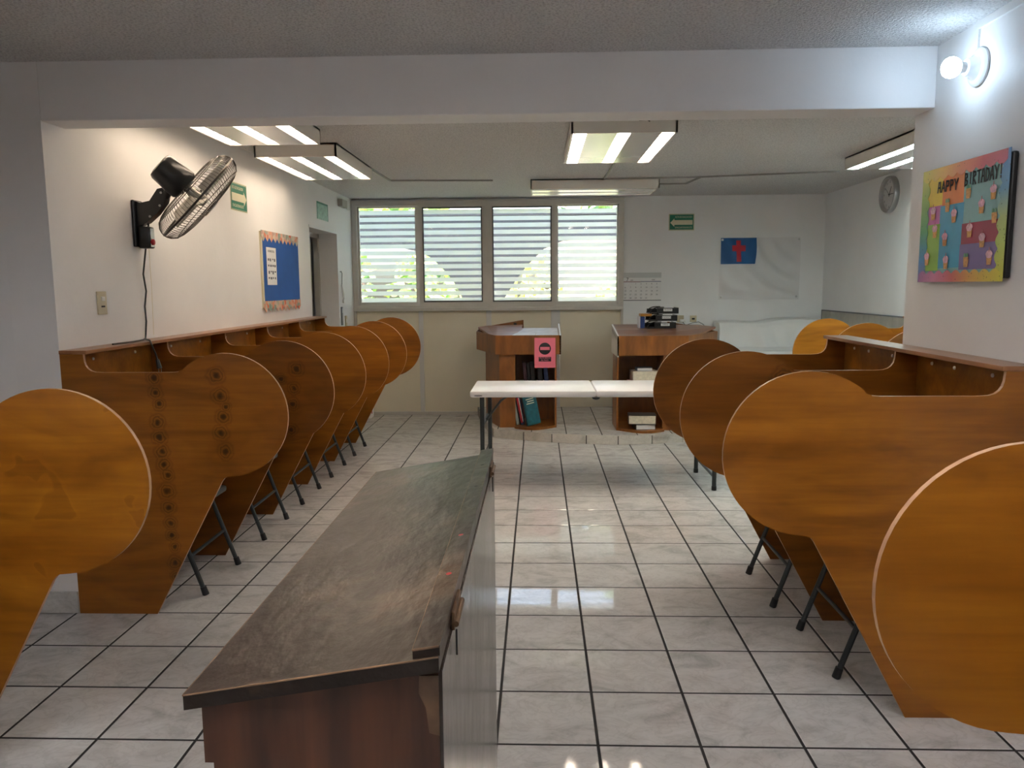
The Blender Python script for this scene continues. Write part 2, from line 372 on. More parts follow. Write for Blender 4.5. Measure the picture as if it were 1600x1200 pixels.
# windows
def window(name, x0, x1, panes, latch_x):
    w = st(thing(name, ((x0+x1)/2, 8.85, 1.2)))
    for a in (box(x0, x0+.035, 8.79, 8.95, 1.235, 2.41), box(x1-.035, x1, 8.79, 8.95, 1.235, 2.41),
              box(x0+.035, x1-.035, 8.79, 8.95, 2.372, 2.41), box(x0+.035, x1-.035, 8.79, 8.95, 1.235, 1.262)):
        ob('frame', a, ALU, w)
    for a, b, front in panes:
        y0 = 8.80 if front else 8.845
        g = .05 if front else .042
        sash = ob('sash', join(box(a-g, a, y0, y0+.035, 1.262, 2.372), box(b, b+g, y0, y0+.035, 1.262, 2.372), box(a, b, y0, y0+.035, 1.262, 1.297), box(a, b, y0, y0+.035, 2.356, 2.372)), ALU, w)
        if front: ob('gasket', join(box(a, a+.012, y0+.01, y0+.03, 1.297, 2.356), box(b-.014, b, y0+.01, y0+.03, 1.297, 2.356), box(a, b, y0+.01, y0+.03, 1.297, 1.312), box(a, b, y0+.01, y0+.03, 2.342, 2.356)), ALU_D, sash)
        ob('pane', box(a, b, y0+.02, y0+.024, 1.297, 2.356), GLASS, sash)
        zt = 2.338
        z_prev = 2.356
        for k in range(15):
            zc_ = 2.342-.0755*k; z0_ = zc_+.0135 if k < 14 else 1.297
            if k == 0: z_prev = zc_-.0135; continue
            if k < 14: ob('frosted_strip', box(a, b, y0+.0175, y0+.0195, z0_, z_prev), FROST, sash)
            else: ob('frosted_strip', box(a, b, y0+.0175, y0+.0195, 1.297, z_prev), FROST, sash)
            z_prev = zc_-.0135
    ob('latch', box(latch_x-.02, latch_x+.02, 8.775, 8.80, 1.74, 1.86, .004), ALU, w)
window('window_1', -2.075, -.547, [(-2.021, -1.385, False), (-1.296, -.623, True)], -.592)
window('window_2', -.547, .938, [(-.509, .157, True), (.229, .888, False)], -.532)
sill = st(thing('trim_1', (-.57, 8.8, 1.2)))
ob('sill', box(-2.09, .95, 8.755, 8.95, 1.198, 1.236, .004), ALU, sill)
ob('cover_strip', box(.936, .962, 8.785, 8.85, 0, 2.425), ALU, sill)
ob('cover_strip', box(-2.098, -2.074, 8.785, 8.85, 0, 2.425), ALU, sill)
ob('head_strip', box(-2.098, .962, 8.78, 8.95, 2.408, 2.432), ALU, sill)
wu = st(thing('wall_under_window', (-.57, 8.85, 0)))
for a, b in ((-2.075, -1.363), (-1.311, -.589), (-.53, .149), (.251, .938)): ob('panel', box(a, b, 8.83, 8.90, .035, 1.198), CREAM, wu)
MULL = M('grey_mullion', (.68, .68, .65), .4, metal=.1)
for a, b in ((-1.363, -1.311), (-.589, -.53), (.149, .251)): ob('mullion', box(a, b, 8.818, 8.90, .035, 1.198, .002), MULL, wu)
ob('channel', box(-2.08, .94, 8.815, 8.90, -.005, .036, .002), ALU, wu)

# raised dais: riser tiles and top tiles
dais = st(thing('dais_platform', (.6, 8.0, 0)))
ob('core', prism([(x*.998+.001, y+.012) for x, y in DAIS], 'z', -.005, .0885), GROUT, dais)
segs = [DAIS[0], DAIS[1], DAIS[2], (-.437, 7.437), (-.142, 7.297), (.126, 7.19), (.448, 7.122), (.742, 7.085), (1.061, 7.12), (1.359, 7.194), (1.50, 7.32), DAIS[-1]]
TILE_R = tile_mat('riser_tile', (.38, .36, .32), (.52, .49, .44), (.58, .55, .50), .22)
for (x0, y0), (x1, y1) in zip(segs, segs[1:]):
    d = Vector((x1-x0, y1-y0, 0)); l = d.length; d.normalize(); n = Vector((d.y, -d.x, 0)); g = .005
    p = [Vector((x0, y0, 0))+d*g, Vector((x1, y1, 0))-d*g]
    q = [p[0], p[1], p[1]-n*.02, p[0]-n*.02]
    ob('riser_tile', prism([(v.x, v.y) for v in q], 'z', .002, .088), TILE_R, dais)
def clip(poly, a, b):
    out = []
    def side(p): return (b[0]-a[0])*(p[1]-a[1])-(b[1]-a[1])*(p[0]-a[0])
    for i in range(len(poly)):
        p, q = poly[i-1], poly[i]; sp_, sq = side(p), side(q)
        if sp_*sq < 0: t = sp_/(sp_-sq); out.append((p[0]+t*(q[0]-p[0]), p[1]+t*(q[1]-p[1])))
        if sq >= 0: out.append(q)
    return out
hull = [(-.69, 8.80), (-.595, 8.12), (-.435, 7.445), (-.142, 7.302), (.126, 7.195), (.448, 7.127), (.742, 7.09), (1.061, 7.125), (1.359, 7.20), (1.50, 7.33), (2.22, 8.80)]
for i in range(-4, 8):
    for j in range(13, 20):
        x, y = TX0+i*T+.075, TY0+j*T+.05
        pl = rect(x+G/2, x+T-G/2, y+G/2, min(y+T-G/2, 8.812))
        for k in range(len(hull)):
            if len(pl) < 3: break
            pl = clip(pl, hull[k-1], hull[k])
        if len(pl) >= 3:
            ar = abs(sum(pl[k-1][0]*pl[k][1]-pl[k][0]*pl[k-1][1] for k in range(len(pl))))/2
            if ar > .0008: ob('top_tile', prism(pl, 'z', .083, .09), TILE, dais)

# ================================================================ STUDY CARRELS
def profile(sgn):
    P = [(0, 0), (0, 1.19), (.105, 1.19), (.108, 1.157), (.113, 1.14), (.122, 1.127), (.135, 1.117), (.155, 1.111), (.19, 1.109), (.34, 1.109), (.50, 1.109), (.525, 1.111), (.545, 1.119)]
    cx, cz, r = .727, .917, .275
    for k in range(37):
        a = math.radians(126 - k*(126+86)/36)
        P.append((cx+r*math.cos(a), cz+r*math.sin(a)))
    P += [(.715, .640), (.703, .632), (.692, .618), (.36, 0)]
    return [(sgn*a, b) for a, b in P]
def panel_geo(sgn, th=.0135):
    pl = profile(sgn); n = len(pl)
    V = [(x, -th/2, z) for x, z in pl]+[(x, th/2, z) for x, z in pl]
    e = .0025  # eased edges
    F = [tuple(range(n)), tuple(range(2*n-1, n-1, -1))] + [(i, i+n, (i+1) % n+n, (i+1) % n) for i in range(n)]
    return V, F, [0, 0]+[1]*n
def panel(name, root, yoff, sgn, mt, label=None):
    V, F, mi = panel_geo(sgn); og = origin(root)
    o = ob(name, ([(x+og.x, y+og.y+yoff, z) for x, y, z in V], F), [mt, PLY_EDGE], root, midx=mi)
    if label: o['label'] = label
    return o
def carrel(x, y, sgn, pitch, mt, label, near_panel=True, far_panel=False, group=None, near_mt=None, far_mt=None, screws=((.22, 1.15), (.47, 1.15), (.64, 1.15))):
    r = thing('study_carrel', (x, y, 0), label, 'study carrel', group)
    if near_panel: panel('divider_panel', r, 0, sgn, near_mt or mt)
    if far_panel: panel('divider_panel', r, pitch, sgn, far_mt or mt)
    a, b = sorted((x+sgn*.001, x+sgn*.016))
    bk = ob('back_board', box(a, b, y+.0086, y+pitch-.0086, .02, 1.19), mt, r)
    for sy_, sz in screws:
        ob('screw', lathe([(0, .008), (.004, .007), (.006, .003)], (x+sgn*.016, y+sy_, sz), (sgn, 0, 0), 10), PORC, bk, smooth=True)
    a, b = sorted((x+sgn*.0165, x+sgn*.43))
    ob('desktop', box(a, b, y+.0086, y+pitch-.0086, .69, .71, .003), mt, r)
    a, b = sorted((x+sgn*.0165, x+sgn*.10))
    ob('desk_rail', box(a, b, y+.0086, y+pitch-.0086, .62, .69), mt, r)
    return r
def ledge(x, y0, y1, sgn, label):
    a, b = sorted((x+sgn*.0, x+sgn*.122))
    return tag(ob('ledge_board', box(a, b, y0-.012, y1+.012, 1.1905, 1.2065, .002), LEDGE), label, 'shelf board')
LEDGE = wood('ledge_plywood', (.26, .10, .035), (.40, .19, .09), stretch=(10, 1.1, 9), rough=.28)
K1 = [(.40+random.uniform(-.012, .02), z, random.uniform(.017, .027)) for z in (1.065, 1.0, .945, .865, .795, .73, .67, .62, .545, .48, .415, .355, .305, .235, .17)]
K1 = [(.415, 1.085, .026), (.417, 1.02, .024), (.43, .968, .022), (.418, .888, .027), (.422, .82, .027), (.43, .755, .026), (.435, .697, .026), (.448, .65, .024), (.44, .575, .03), (.442, .50, .026), (.447, .43, .024), (.45, .37, .022), (.46, .318, .02), (.457, .243, .026), (.46, .175, .022),
      (.69, 1.095, .03), (.705, 1.005, .029), (.727, .955, .018), (.713, .91, .027), (.70, .84, .028), (.715, .755, .028)]
PLY1 = wood('knotted_plywood', (.22, .07, .006), (.37, .128, .012), knots=K1, rnd=0)
PLY2 = wood('plywood_few_knots', (.17, .052, .005), (.30, .10, .009), knots=[(.80, 1.04, .032), (.715, .985, .022), (.785, .935, .026), (.775, .85, .026), (.76, .71, .026)], rnd=0)
PLY3 = wood('plywood_one_knot', (.18, .056, .005), (.32, .11, .010), knots=[(-.565, 1.075, .042)], rnd=0)
PLY_S = wood('plywood_stained', (.22, .070, .004), (.32, .12, .009), rough=.36, rnd=3, stain=True)
PLY_N = wood('plywood_worn', (.22, .070, .004), (.32, .12, .009), rough=.36, rnd=5, scuff=True)
GL, GR, GF = 'study carrels along the left wall', 'study carrels along the right wall', 'study carrels along the far right wall'
yl, pl_ = 3.32, .774
LBL = ['carrel at the near end of the left row, divider with two columns of dark knots',
       'second study carrel of the left row, below the fan plug, round divider with few knots',
       'third study carrel of the left row, counting from the knotted end panel',
       'fourth study carrel of the left row, below the blue notice board',
       'last study carrel of the left row, nearest the window, with two round dividers']
for k in range(5):
    carrel(XL, yl+pl_*k, 1, pl_, PLY, LBL[k], far_panel=(k == 4), group=GL, near_mt=(PLY1 if k == 0 else PLY2 if k == 1 else PLY), screws=((.22, 1.15), (.60, 1.15)))
ledge(XL, yl, yl+pl_*5, 1, 'long thin plywood ledge on top of the left row of carrels')
carrel(XL-.026, 2.15-pl_, 1, pl_, PLY, 'foreground carrel at the left edge of the photo with a large stained round divider', near_panel=True, far_panel=True, far_mt=PLY_S)
ledge(XL-.026, 2.15-pl_, 2.15, 1, 'short plywood ledge on top of the left foreground carrel')
yr, pr = 2.527, .772
carrel(1.61, yr, -1, pr, PLY, 'near study carrel of the right row with a broad plain divider, below the birthday poster', group=GR)
carrel(1.61, yr+pr, -1, pr, PLY, 'far study carrel of the right row with a knot beside the round divider', near_mt=PLY3, far_mt=PLY2 and PLY3, far_panel=True, group=GR)
ledge(1.61, yr, yr+2*pr, -1, 'plywood ledge on top of the right row of carrels, running past the wall end')
carrel(1.616, 1.38-pr, -1, pr, PLY, 'foreground carrel at the right edge of the photo with a large scuffed round divider', far_panel=True, far_mt=PLY_N)
ledge(1.616, 1.38-pr, 1.38, -1, 'short plywood ledge on top of the right foreground carrel')
carrel(3.09, 4.86, -1, .77, PLY_LIGHT, 'far right study carrel half hidden behind the wall end, pale orange divider', group=GF)
carrel(3.09, 5.63, -1, .77, PLY_LIGHT, 'far right study carrel nearest the white sheet, pale orange dividers', far_panel=True, group=GF)
ledge(3.09, 4.86, 6.40, -1, 'plywood ledge on top of the far right carrels')

# folding chairs
def chair(xf, yc, s, label, group):
    """xf = x of the aisle-side feet, s = +1 when the aisle lies towards +x"""
    r = thing('folding_chair', (xf - s*.2, yc, 0), label, 'chair', group)
    def q(d, y, z): return (xf - s*d, yc+y, z)
    w = .205
    for y in (-w, w):
        lg = ob('rear_leg', tube([q(.004, y, .012), q(.07, y*.99, .2), q(.145, y*.96, .425)], .0115, 8), STEEL_D, r, smooth=True)
        ob('foot_cap', cyl(q(0, y, 0), q(.012, y, .04), .016, .0145, 10), RUBBER, lg, smooth=True)
        lg = ob('front_leg', tube([q(.40, y*.94, .012), q(.22, y*.95, .36), q(.10, y*.98, .60), q(.05, y*.98, .74), q(.035, y*.88, .79)], .0115, 8), STEEL_D, r, smooth=True)
        ob('foot_cap', cyl(q(.405, y*.94, 0), q(.385, y*.94, .04), .016, .0145, 10), RUBBER, lg, smooth=True)
        ob('hinge_bar', tube([q(.13, y*.93, .40), q(.33, y*.93, .405)], .007, 6), STEEL_D, r, smooth=True)
    ob('stretcher', tube([q(.068, -w, .19), q(.068, w, .19)], .008, 8), STEEL_D, r, smooth=True)
    ob('stretcher', tube([q(.335, -w*.95, .14), q(.335, w*.95, .14)], .008, 8), STEEL_D, r, smooth=True)
    a, b = sorted((q(.03, 0, 0)[0], q(.40, 0, 0)[0]))
    ob('seat', box(a, b, yc-.185, yc+.185, .412, .445, .012), VINYL, r, smooth=True)
    a, b = sorted((q(.128, 0, 0)[0], q(.15, 0, 0)[0]))
    ob('seat_bar', box(a, b, yc-.19, yc+.19, .365, .412, .002), M_BAR, r)
    V, F = grid(lambda u, v: q(.092-.07*v-.02*math.sin(PI*u), (u-.5)*.37, .60+.17*v), 8, 3)
    o = ob('backrest', (V, F), VINYL, r, smooth=True)
    md = o.modifiers.new('solid', 'SOLIDIFY'); md.thickness = .014; md.offset = 0
    return r
M_BAR = M('chair_grey_bar', (.13, .14, .14), .45, metal=.2)
CG = 'folding chairs pushed into the carrels'
for k, (yc, lb) in enumerate(zip((3.742, 4.554, 5.30, 6.053, 6.82), ('into the knotted first carrel of the left row', 'into the second carrel of the left row', 'into the third carrel of the left row', 'into the fourth carrel of the left row', 'into the last left carrel, nearest the window'))):
    chair(-1.612, yc, 1, 'dark grey folding chair pushed '+lb, CG)
chair(1.118, 2.994, -1, 'dark grey folding chair pushed into the near carrel of the right row', CG)
chair(1.075, 3.642, -1, 'dark grey folding chair pushed into the far carrel of the right row', CG)

# ================================================================ CHEST in the foreground
def worn(name, base, wear_glint, rough0, rough1, stretch, amt=.5, bump=.25, bst=(60, 25, 60), spec=.5):
    mt, nt, b = nodes(name)
    n = N(nt, 'TexNoise', Scale=1.0, Detail=6.0, Roughness=.65); L(nt, coords(nt, (3.2, 3.2, 3.2)), n.inputs['Vector'])
    n2 = N(nt, 'TexNoise', Scale=1.0, Detail=4.0); L(nt, coords(nt, stretch), n2.inputs['Vector'])
    r1 = ramp(nt, n.outputs[0], [(.52, (0, 0, 0)), (.72, (1, 1, 1))])
    mx = N(nt, 'Mix', data_type='RGBA'); mx.inputs[6].default_value = c4(base); mx.inputs[7].default_value = c4(wear_glint)
    sc = N(nt, 'Math', operation='MULTIPLY'); sc.inputs[1].default_value = amt; L(nt, r1, sc.inputs[0]); L(nt, sc.outputs[0], mx.inputs[0])
    m2 = N(nt, 'Mix', data_type='RGBA', blend_type='MULTIPLY'); m2.inputs[0].default_value = .8
    L(nt, mx.outputs[2], m2.inputs[6]); L(nt, ramp(nt, n2.outputs[0], [(.3, (.55, .5, .45)), (.65, (1.0, 1.0, 1.0))]), m2.inputs[7])
    L(nt, m2.outputs[2], b.inputs['Base Color'])
    b.inputs['Specular IOR Level'].default_value = spec
    L(nt, ramp(nt, n.outputs[0], [(.35, (rough0,)*3), (.7, (rough1,)*3)]), b.inputs['Roughness'])
    n3 = N(nt, 'TexNoise', Scale=1.0, Detail=4.0); L(nt, coords(nt, bst), n3.inputs['Vector'])
    bp = N(nt, 'Bump', Strength=bump, Distance=.004); L(nt, n3.outputs[0], bp.inputs['Height']); L(nt, bp.outputs[0], b.inputs['Normal'])
    return mt
LID = worn('worn_glint_lid', (.024, .014, .010), (.13, .066, .034), .40, .26, (14, 2, 14), .8, .9, (26, 15, 26), spec=.35)  # lighter patches stand for worn wood and warm glints, both in the colour
CHEST = wood('dark_stained_pine', (.026, .010, .006), (.15, .052, .022), stretch=(11, 11, .9), rough=.42, rnd=0, bump=.1)
CHEST_R = worn('streaked_dark_side', (.045, .03, .022), (.09, .06, .045), .16, .26, (40, 22, .5), .5, .6, (70, 26, .6))
WORN_E = M('worn_bare_edge', (.15, .08, .04), .5, var=.5, vscale=14)
ch = thing('wooden_chest', (-.30, 1.57, 0), 'worn dark brown wooden chest with a sloping hinged lid in the foreground', 'chest')
x0, x1, y0, y1 = -.443, -.132, .965, 2.185
zr, zl = .972, .915                               # underside of the lid at the right and at the left
zl_b = zl+.004
ob('side_board', ([(x0, y0, 0), (x1, y0, 0), (x1, y0, zr-.002), (x0, y0, zl_b), (x0, y0+.022, 0), (x1, y0+.022, 0), (x1, y0+.022, zr-.002), (x0, y0+.022, zl_b)],
   [(0, 1, 2, 3), (7, 6, 5, 4), (0, 4, 5, 1), (1, 5, 6, 2), (2, 6, 7, 3), (3, 7, 4, 0)]), CHEST, ch)
ob('side_board', ([(x0, y1-.022, 0), (x1, y1-.022, 0), (x1, y1-.022, zr-.002), (x0, y1-.022, zl_b), (x0, y1, 0), (x1, y1, 0), (x1, y1, zr-.002), (x0, y1, zl_b)],
   [(0, 1, 2, 3), (7, 6, 5, 4), (0, 4, 5, 1), (1, 5, 6, 2), (2, 6, 7, 3), (3, 7, 4, 0)]), CHEST, ch)
bkb = ob('back_board', box(x1-.001, x1+.004, y0-.002, y1+.002, 0, zr-.004), CHEST_R, ch)
ob('front_board', box(x0-.014, x0, y0+.004, y1-.004, .83, zl-.003), CHEST, ch)
ob('bottom_board', box(x0+.001, x1-.002, y0+.023, y1-.023, .05, .07), CHEST, ch)
chip = [(0, 0), (.004, .05), (-.002, .1), (.012, .118), (.03, .128), (.048, .12), (.05, 0)]
ob('chipped_patch', flat([(a, b) for a, b in [(.014, .004), (.028, 0), (.028, .085), (.002, .085), (.001, .06), (.010, .04)]], .0012, (x1-.029, y0-.0012, zr-.095), X, Z, -Y), WORN_E, ch)['label'] = 'bare yellow wood where the stain has chipped off'
lt = .022
def lidz(x): return zl+(zr-zl)*(x-(-.474))/(-.131+.474)
LX0, LX1, LY0, LY1 = -.474, -.131, .953, 2.197
ll = ([(x, y, lidz(x)+dz) for x in (LX0, LX1) for y in (LY0, LY1) for dz in (0, lt)])
lid = ob('lid', ([*ll], [(0, 1, 3, 2), (4, 6, 7, 5), (0, 4, 5, 1), (2, 3, 7, 6), (1, 5, 7, 3), (0, 2, 6, 4)]), [LID], ch)
for a, b in (((LX0, LY0), (LX1, LY0)), ((LX0, LY0), (LX0, LY1))):
    ob('worn_edge', tube([(a[0], a[1], lidz(a[0])+lt-.001), (b[0], b[1], lidz(b[0])+lt-.001)], .0014, 6), WORN_E, lid)
sx0 = -.166
sv = [(x, y, lidz(x)+lt+dz) for x in (sx0, LX1+.001) for y in (LY0+.004, LY1+.002) for dz in (-.001, .013)]
strip = ob('hinge_strip', (sv, [(0, 1, 3, 2), (4, 6, 7, 5), (0, 4, 5, 1), (2, 3, 7, 6), (1, 5, 7, 3), (0, 2, 6, 4)]), [LID], ch)
ob('worn_edge', tube([(sx0, LY0+.004, lidz(sx0)+lt+.012), (sx0, LY1, lidz(sx0)+lt+.012)], .0012, 6), WORN_E, strip)
ob('worn_edge', tube([(sx0, LY0+.004, lidz(sx0)+lt+.012), (LX1, LY0+.004, lidz(LX1)+lt+.012)], .0018, 6), WORN_E, strip)
RUST = M('rusty_brass', (.13, .07, .035), .5, metal=.6, var=.4, vscale=40)
for yy in (1.135, 2.06):
    hg = ob('hinge', box(LX1+.001, LX1+.006, yy-.045, yy+.045, zr-.006, zr+.022, .001), RUST, ch)
    ob('pin', cyl((LX1+.008, yy-.045, zr+.004), (LX1+.008, yy+.045, zr+.004), .0045, n=10), RUST, hg, smooth=True)
    ob('nail', cyl((LX1+.008, yy-.04, zr-.006), (LX1+.0085, yy-.042, zr-.045), .0016, n=6), BLACK_M, hg)
for yy in (1.22, 1.42, 1.78, 2.0):
    ob('screw_hole', lathe([(0, .005), (.0006, .005)], (-.148, yy, lidz(-.148)+lt+.0126), (-.16, 0, .98), 10), RED if yy < 1.5 else BLACK_M, strip)

# ================================================================ TEACHER STATIONS on the dais
def station(label, x0, x1, yf, cor, wing, shelf_x, sgn):
    """x0..x1 straight front, yf front plane of the fascia, cor = end of the angled fascia, sgn=-1 angled side to the left"""
    r = thing('supervisor_station', ((x0+x1)/2, yf+.3, .09), label, 'desk')
    zb, zt = .815, 1.0
    xin, xout = (x1, x0) if sgn < 0 else (x0, x1)       # inner end (rim) and outer end of the straight front
    th = .018
    # fascia boards
    a, b = sorted((xin, xout)); ob('fascia', box(a, b, yf, yf+th, zb, zt), LAM, r)
    d = (Vector((cor[0], cor[1], 0))-Vector((xout, yf, 0))); n = Vector((-d.y, d.x, 0)).normalized()
    if n.dot(Vector((-sgn, 1, 0))) < 0: n = -n
    p = [Vector((xout, yf, 0)), Vector((cor[0], cor[1], 0)), Vector((cor[0], cor[1], 0))+n*th, Vector((xout, yf, 0))+n*th]
    ob('fascia', prism([(v.x, v.y) for v in p], 'z', zb, zt+.001), LAM, r)
    # sloping top
    yb = yf+.60
    def zs(y): return .972+.115*(y-yf-.018)
    poly = [(xin, yf+th), (xout, yf+th), (cor[0]-sgn*.02, cor[1])] + wing + [(xin, yb)]
    n_ = len(poly)
    V = [(x, y, min(zs(y), 1.05)-.018) for x, y in poly]+[(x, y, min(zs(y), 1.05)) for x, y in poly]
    ob('top_board', (V, [tuple(range(n_)), tuple(range(2*n_-1, n_-1, -1))]+[(i, i+n_, (i+1) % n_+n_, (i+1) % n_) for i in range(n_)]), LAM_TOP, r)
    # inner rim
    a, b = sorted((xin, xin+sgn*(.014)))
    rim = ob('side_rim', ([(a, yf, .80), (b, yf, .80), (b, yb, .80), (a, yb, .80), (a, yf, zt), (b, yf, zt), (b, yb, 1.082), (a, yb, 1.082)], [(0, 3, 2, 1), (4, 5, 6, 7), (0, 1, 5, 4), (1, 2, 6, 5), (2, 3, 7, 6), (3, 0, 4, 7)]), LAM_EDGE, r)
    # carcase: open shelf unit facing the room
    yc0, yc1 = yf+.05, yf+.45; s0, s1 = shelf_x
    for xa in (s0, s1): ob('upright', box(xa-.009, xa+.009, yc0, yc1, .09, .955), LAM, r)
    ob('back_panel', box(s0, s1, yc1, yc1+.012, .09, .955), LAM, r)
    ob('mid_shelf', box(s0+.009, s1-.009, yc0+.01, yc1, .50, .518), LAM, r)
    bow = [(s0+.0, yc1)]+[(s0+(s1-s0)*k/10, yc0-.0-.155*math.sin(PI*min(1, max(0, (k+1.5)/11.5 if sgn < 0 else (11.5-k)/11.5)))) for k in range(11)]+[(s1, yc1)]
    ob('plinth_shelf', prism(bow, 'z', .0905, .112), LAM, r)
    e0, e1 = (xout+.035, s0-.009) if sgn < 0 else (s1+.009, xout-.06)
    ob('front_pilaster', box(min(e0, e1), max(e0, e1), yc0, yc0+.02, .0905, zb+.05), LAM, r)
    q0 = Vector((e0 if sgn < 0 else e1, yc0, 0)); q1 = q0+d.normalized()*.50
    p = [q0, q1, q1+n*.018, q0+n*.018]
    ob('side_panel', prism([(v.x, v.y) for v in p], 'z', .0905, zb+.05), LAM, r)
    return r, zs
stL, zsL = station('brown teacher station left of the aisle with a pink no entry sign on its front', -.412, .222, 7.45, (-.648, 8.12), [(-.55, 8.36), (-.17, 8.60), (-.17, 8.05)], (-.232, .171), -1)
rm = [(-.648, 8.12, 1.0), (-.623, 8.30, 1.033), (-.168, 8.60, 1.099)]
V = []; 
for (x, y, z) in rm: V += [(x, y, .94), (x, y, z), (x+.008, y-.014, z), (x+.008, y-.014, .94)]
ob('back_rim', (V, [(0, 1, 5, 4), (4, 5, 9, 8), (1, 2, 6, 5), (5, 6, 10, 9), (2, 3, 7, 6), (6, 7, 11, 10), (0, 3, 2, 1), (8, 9, 10, 11), (0, 4, 7, 3), (4, 8, 11, 7)]), LAM, stL)
ob('cable_slot', box(-.285, -.235, 8.515, 8.525, 1.04, 1.07), BLACK_M, stL)
stR, zsR = station('brown teacher station right of the aisle carrying the black letter trays', .747, 1.41, 7.28, (1.829, 7.95), [(1.70, 8.30), (1.40, 8.52), (.80, 8.45)], (.757, 1.195), 1)
rm = [(1.829, 7.95, 1.0), (1.62, 8.28, 1.045), (1.42, 8.50, 1.075)]
V = []
for (x, y, z) in rm: V += [(x, y, .94), (x, y, z), (x-.012, y-.010, z), (x-.012, y-.010, .94)]
ob('back_rim', (V, [(0, 1, 5, 4), (4, 5, 9, 8), (1, 2, 6, 5), (5, 6, 10, 9), (2, 3, 7, 6), (6, 7, 11, 10), (0, 3, 2, 1), (8, 9, 10, 11), (0, 4, 7, 3), (4, 8, 11, 7)]), LAM, stR)

# laminated sheets on the left station
SHEETS = M('laminated_sheet', (.74, .74, .78), .25, var=.12, vscale=9)
def sheet(name, pts, zf, label):
    V = [(x, y, zf(y)+.0012) for x, y in pts]+[(x, y, zf(y)+.0022) for x, y in pts]
    n = len(pts)
    return tag(ob(name, (V, [tuple(range(n)), tuple(range(2*n-1, n-1, -1))]+[(i, i+n, (i+1) % n+n, (i+1) % n) for i in range(n)]), SHEETS), label, 'paper sheet', 'laminated sheets on the left station')
sheet('laminated_sheet', [(-.30, 7.475), (-.04, 7.475), (-.02, 7.74), (-.22, 7.74)], zsL, 'white laminated sheet at the front left of the left station top')
sheet('laminated_sheet', [(-.035, 7.475), (.20, 7.475), (.20, 7.74), (-.015, 7.74)], zsL, 'white laminated sheet at the front right of the left station, above the pink sign')
sheet('laminated_sheet', [(-.21, 7.745), (.20, 7.745), (.20, 8.03), (-.14, 8.03)], zsL, 'wide white laminated sheet at the back of the left station top')
# pink sign
pk = thing('no_entry_sign', (.066, 7.447, .686), 'pink paper sign with a black no entry disc on the left station', 'sign')
o_ = Vector((-.035, 7.4485, .686))
ob('paper', flat(rect(0, .203, 0, .29), .001, o_, X, Z, -Y), PAPER_PINK, pk)
oc = o_+Vector((.101, -.0012, .185))
disc = [(.058*math.cos(2*PI*k/28), .058*math.sin(2*PI*k/28)) for k in range(28)]
ob('disc', flat(disc, .0008, oc, X, Z, -Y), INK, pk)
ob('bar', flat(rect(-.046, .046, -.014, .017), .0008, oc+Vector((0, -.001, 0)), X, Z, -Y), PAPER_PINK, pk)
ob('lettering_band', flat(rect(-.06, .06, -.022, .022), .0006, o_+Vector((.101, -.0012, .083)), X, Z, -Y), INK, pk)
ob('lettering', text('PROHIBIDO', .019, o_+Vector((.101, -.002, .094)), X, Z, -Y, sx=1.05), PAPER_PINK, pk)
ob('lettering', text('EL PASO', .019, o_+Vector((.101, -.002, .073)), X, Z, -Y), PAPER_PINK, pk)

# books
def book(name, c, size, mcov, mpag, label, tilt=0, lean=0, yawd=0, flatlie=False, group=None):
    """size = thickness, height, depth; standing with the spine towards the room (-y) unless flatlie"""
    t, hh, dp = size
    r = thing(name, c, label, 'book', group)
    ex = .003
    if flatlie:
        ob('cover', join(box(-hh/2, hh/2, -dp/2, dp/2, 0, .003), box(-hh/2, hh/2, -dp/2, dp/2, t-.003, t), box(-hh/2, -hh/2+.004, -dp/2, dp/2, 0, t)), mcov, None, base=(0, 0, 0)).parent = r
        ob('pages', box(-hh/2+.004, hh/2-.006, -dp/2+.004, dp/2-.004, .003, t-.003), mpag, None, base=(0, 0, 0)).parent = r
    else:
        ob('cover', join(box(0, .003, 0, dp, 0, hh), box(t-.003, t, 0, dp, 0, hh), box(0, t, 0, .004, 0, hh)), mcov, None, base=(0, 0, 0)).parent = r
        ob('pages', box(.003, t-.003, .004, dp-.005, .004, hh-.004), mpag, None, base=(0, 0, 0)).parent = r
    r.rotation_euler = (tilt, lean, yawd)
    return r
def cm(n, c, v=0): return M(n, c, .4, var=v, vscale=25)
TEAL = cm('book_teal', (.01, .10, .13), .3); NAVY = cm('book_navy', (.02, .04, .13), .3); WSP = cm('book_pale', (.42, .50, .48), .3)
DKB = cm('book_black', (.016, .016, .018)); MAR = cm('book_maroon', (.045, .012, .018)); PAGE = M('book_pages', (.68, .62, .48), .7, var=.1, vscale=60); PAGEW = M('book_pages_white', (.74, .73, .72), .7)
GB, GB2 = 'books in the left station', 'books in the right station'
book('book', (-.212, 7.515, .113), (.030, .30, .20), WSP, PAGEW, 'pale grey green book leaning at the left of the lower left station shelf', lean=-.17, group=GB)
b = book('book', (-.168, 7.50, .114), (.035, .30, .20), NAVY, PAGEW, 'navy and white book leaning between the pale and the teal book', lean=-.19, group=GB)
ob('cover_band', box(.004, .022, -.001, .0, .02, .27), RED, None, base=(0, 0, 0)).parent = b
ob('cover_band', box(.022, .030, -.001, .0, .03, .27), PAPER, None, base=(0, 0, 0)).parent = b
b = book('book', (-.112, 7.45, .115), (.03, .29, .14), TEAL, PAGEW, 'teal textbook leaning with its front cover turned to the room', lean=0, tilt=.2, yawd=-1.2, group=GB)
for k in range(3): ob('title_line', box(.0295, .0306, .03+.01*(k % 2), .11, .255-.022*k, .264-.022*k), CREAMY, None, base=(0, 0, 0)).parent = b
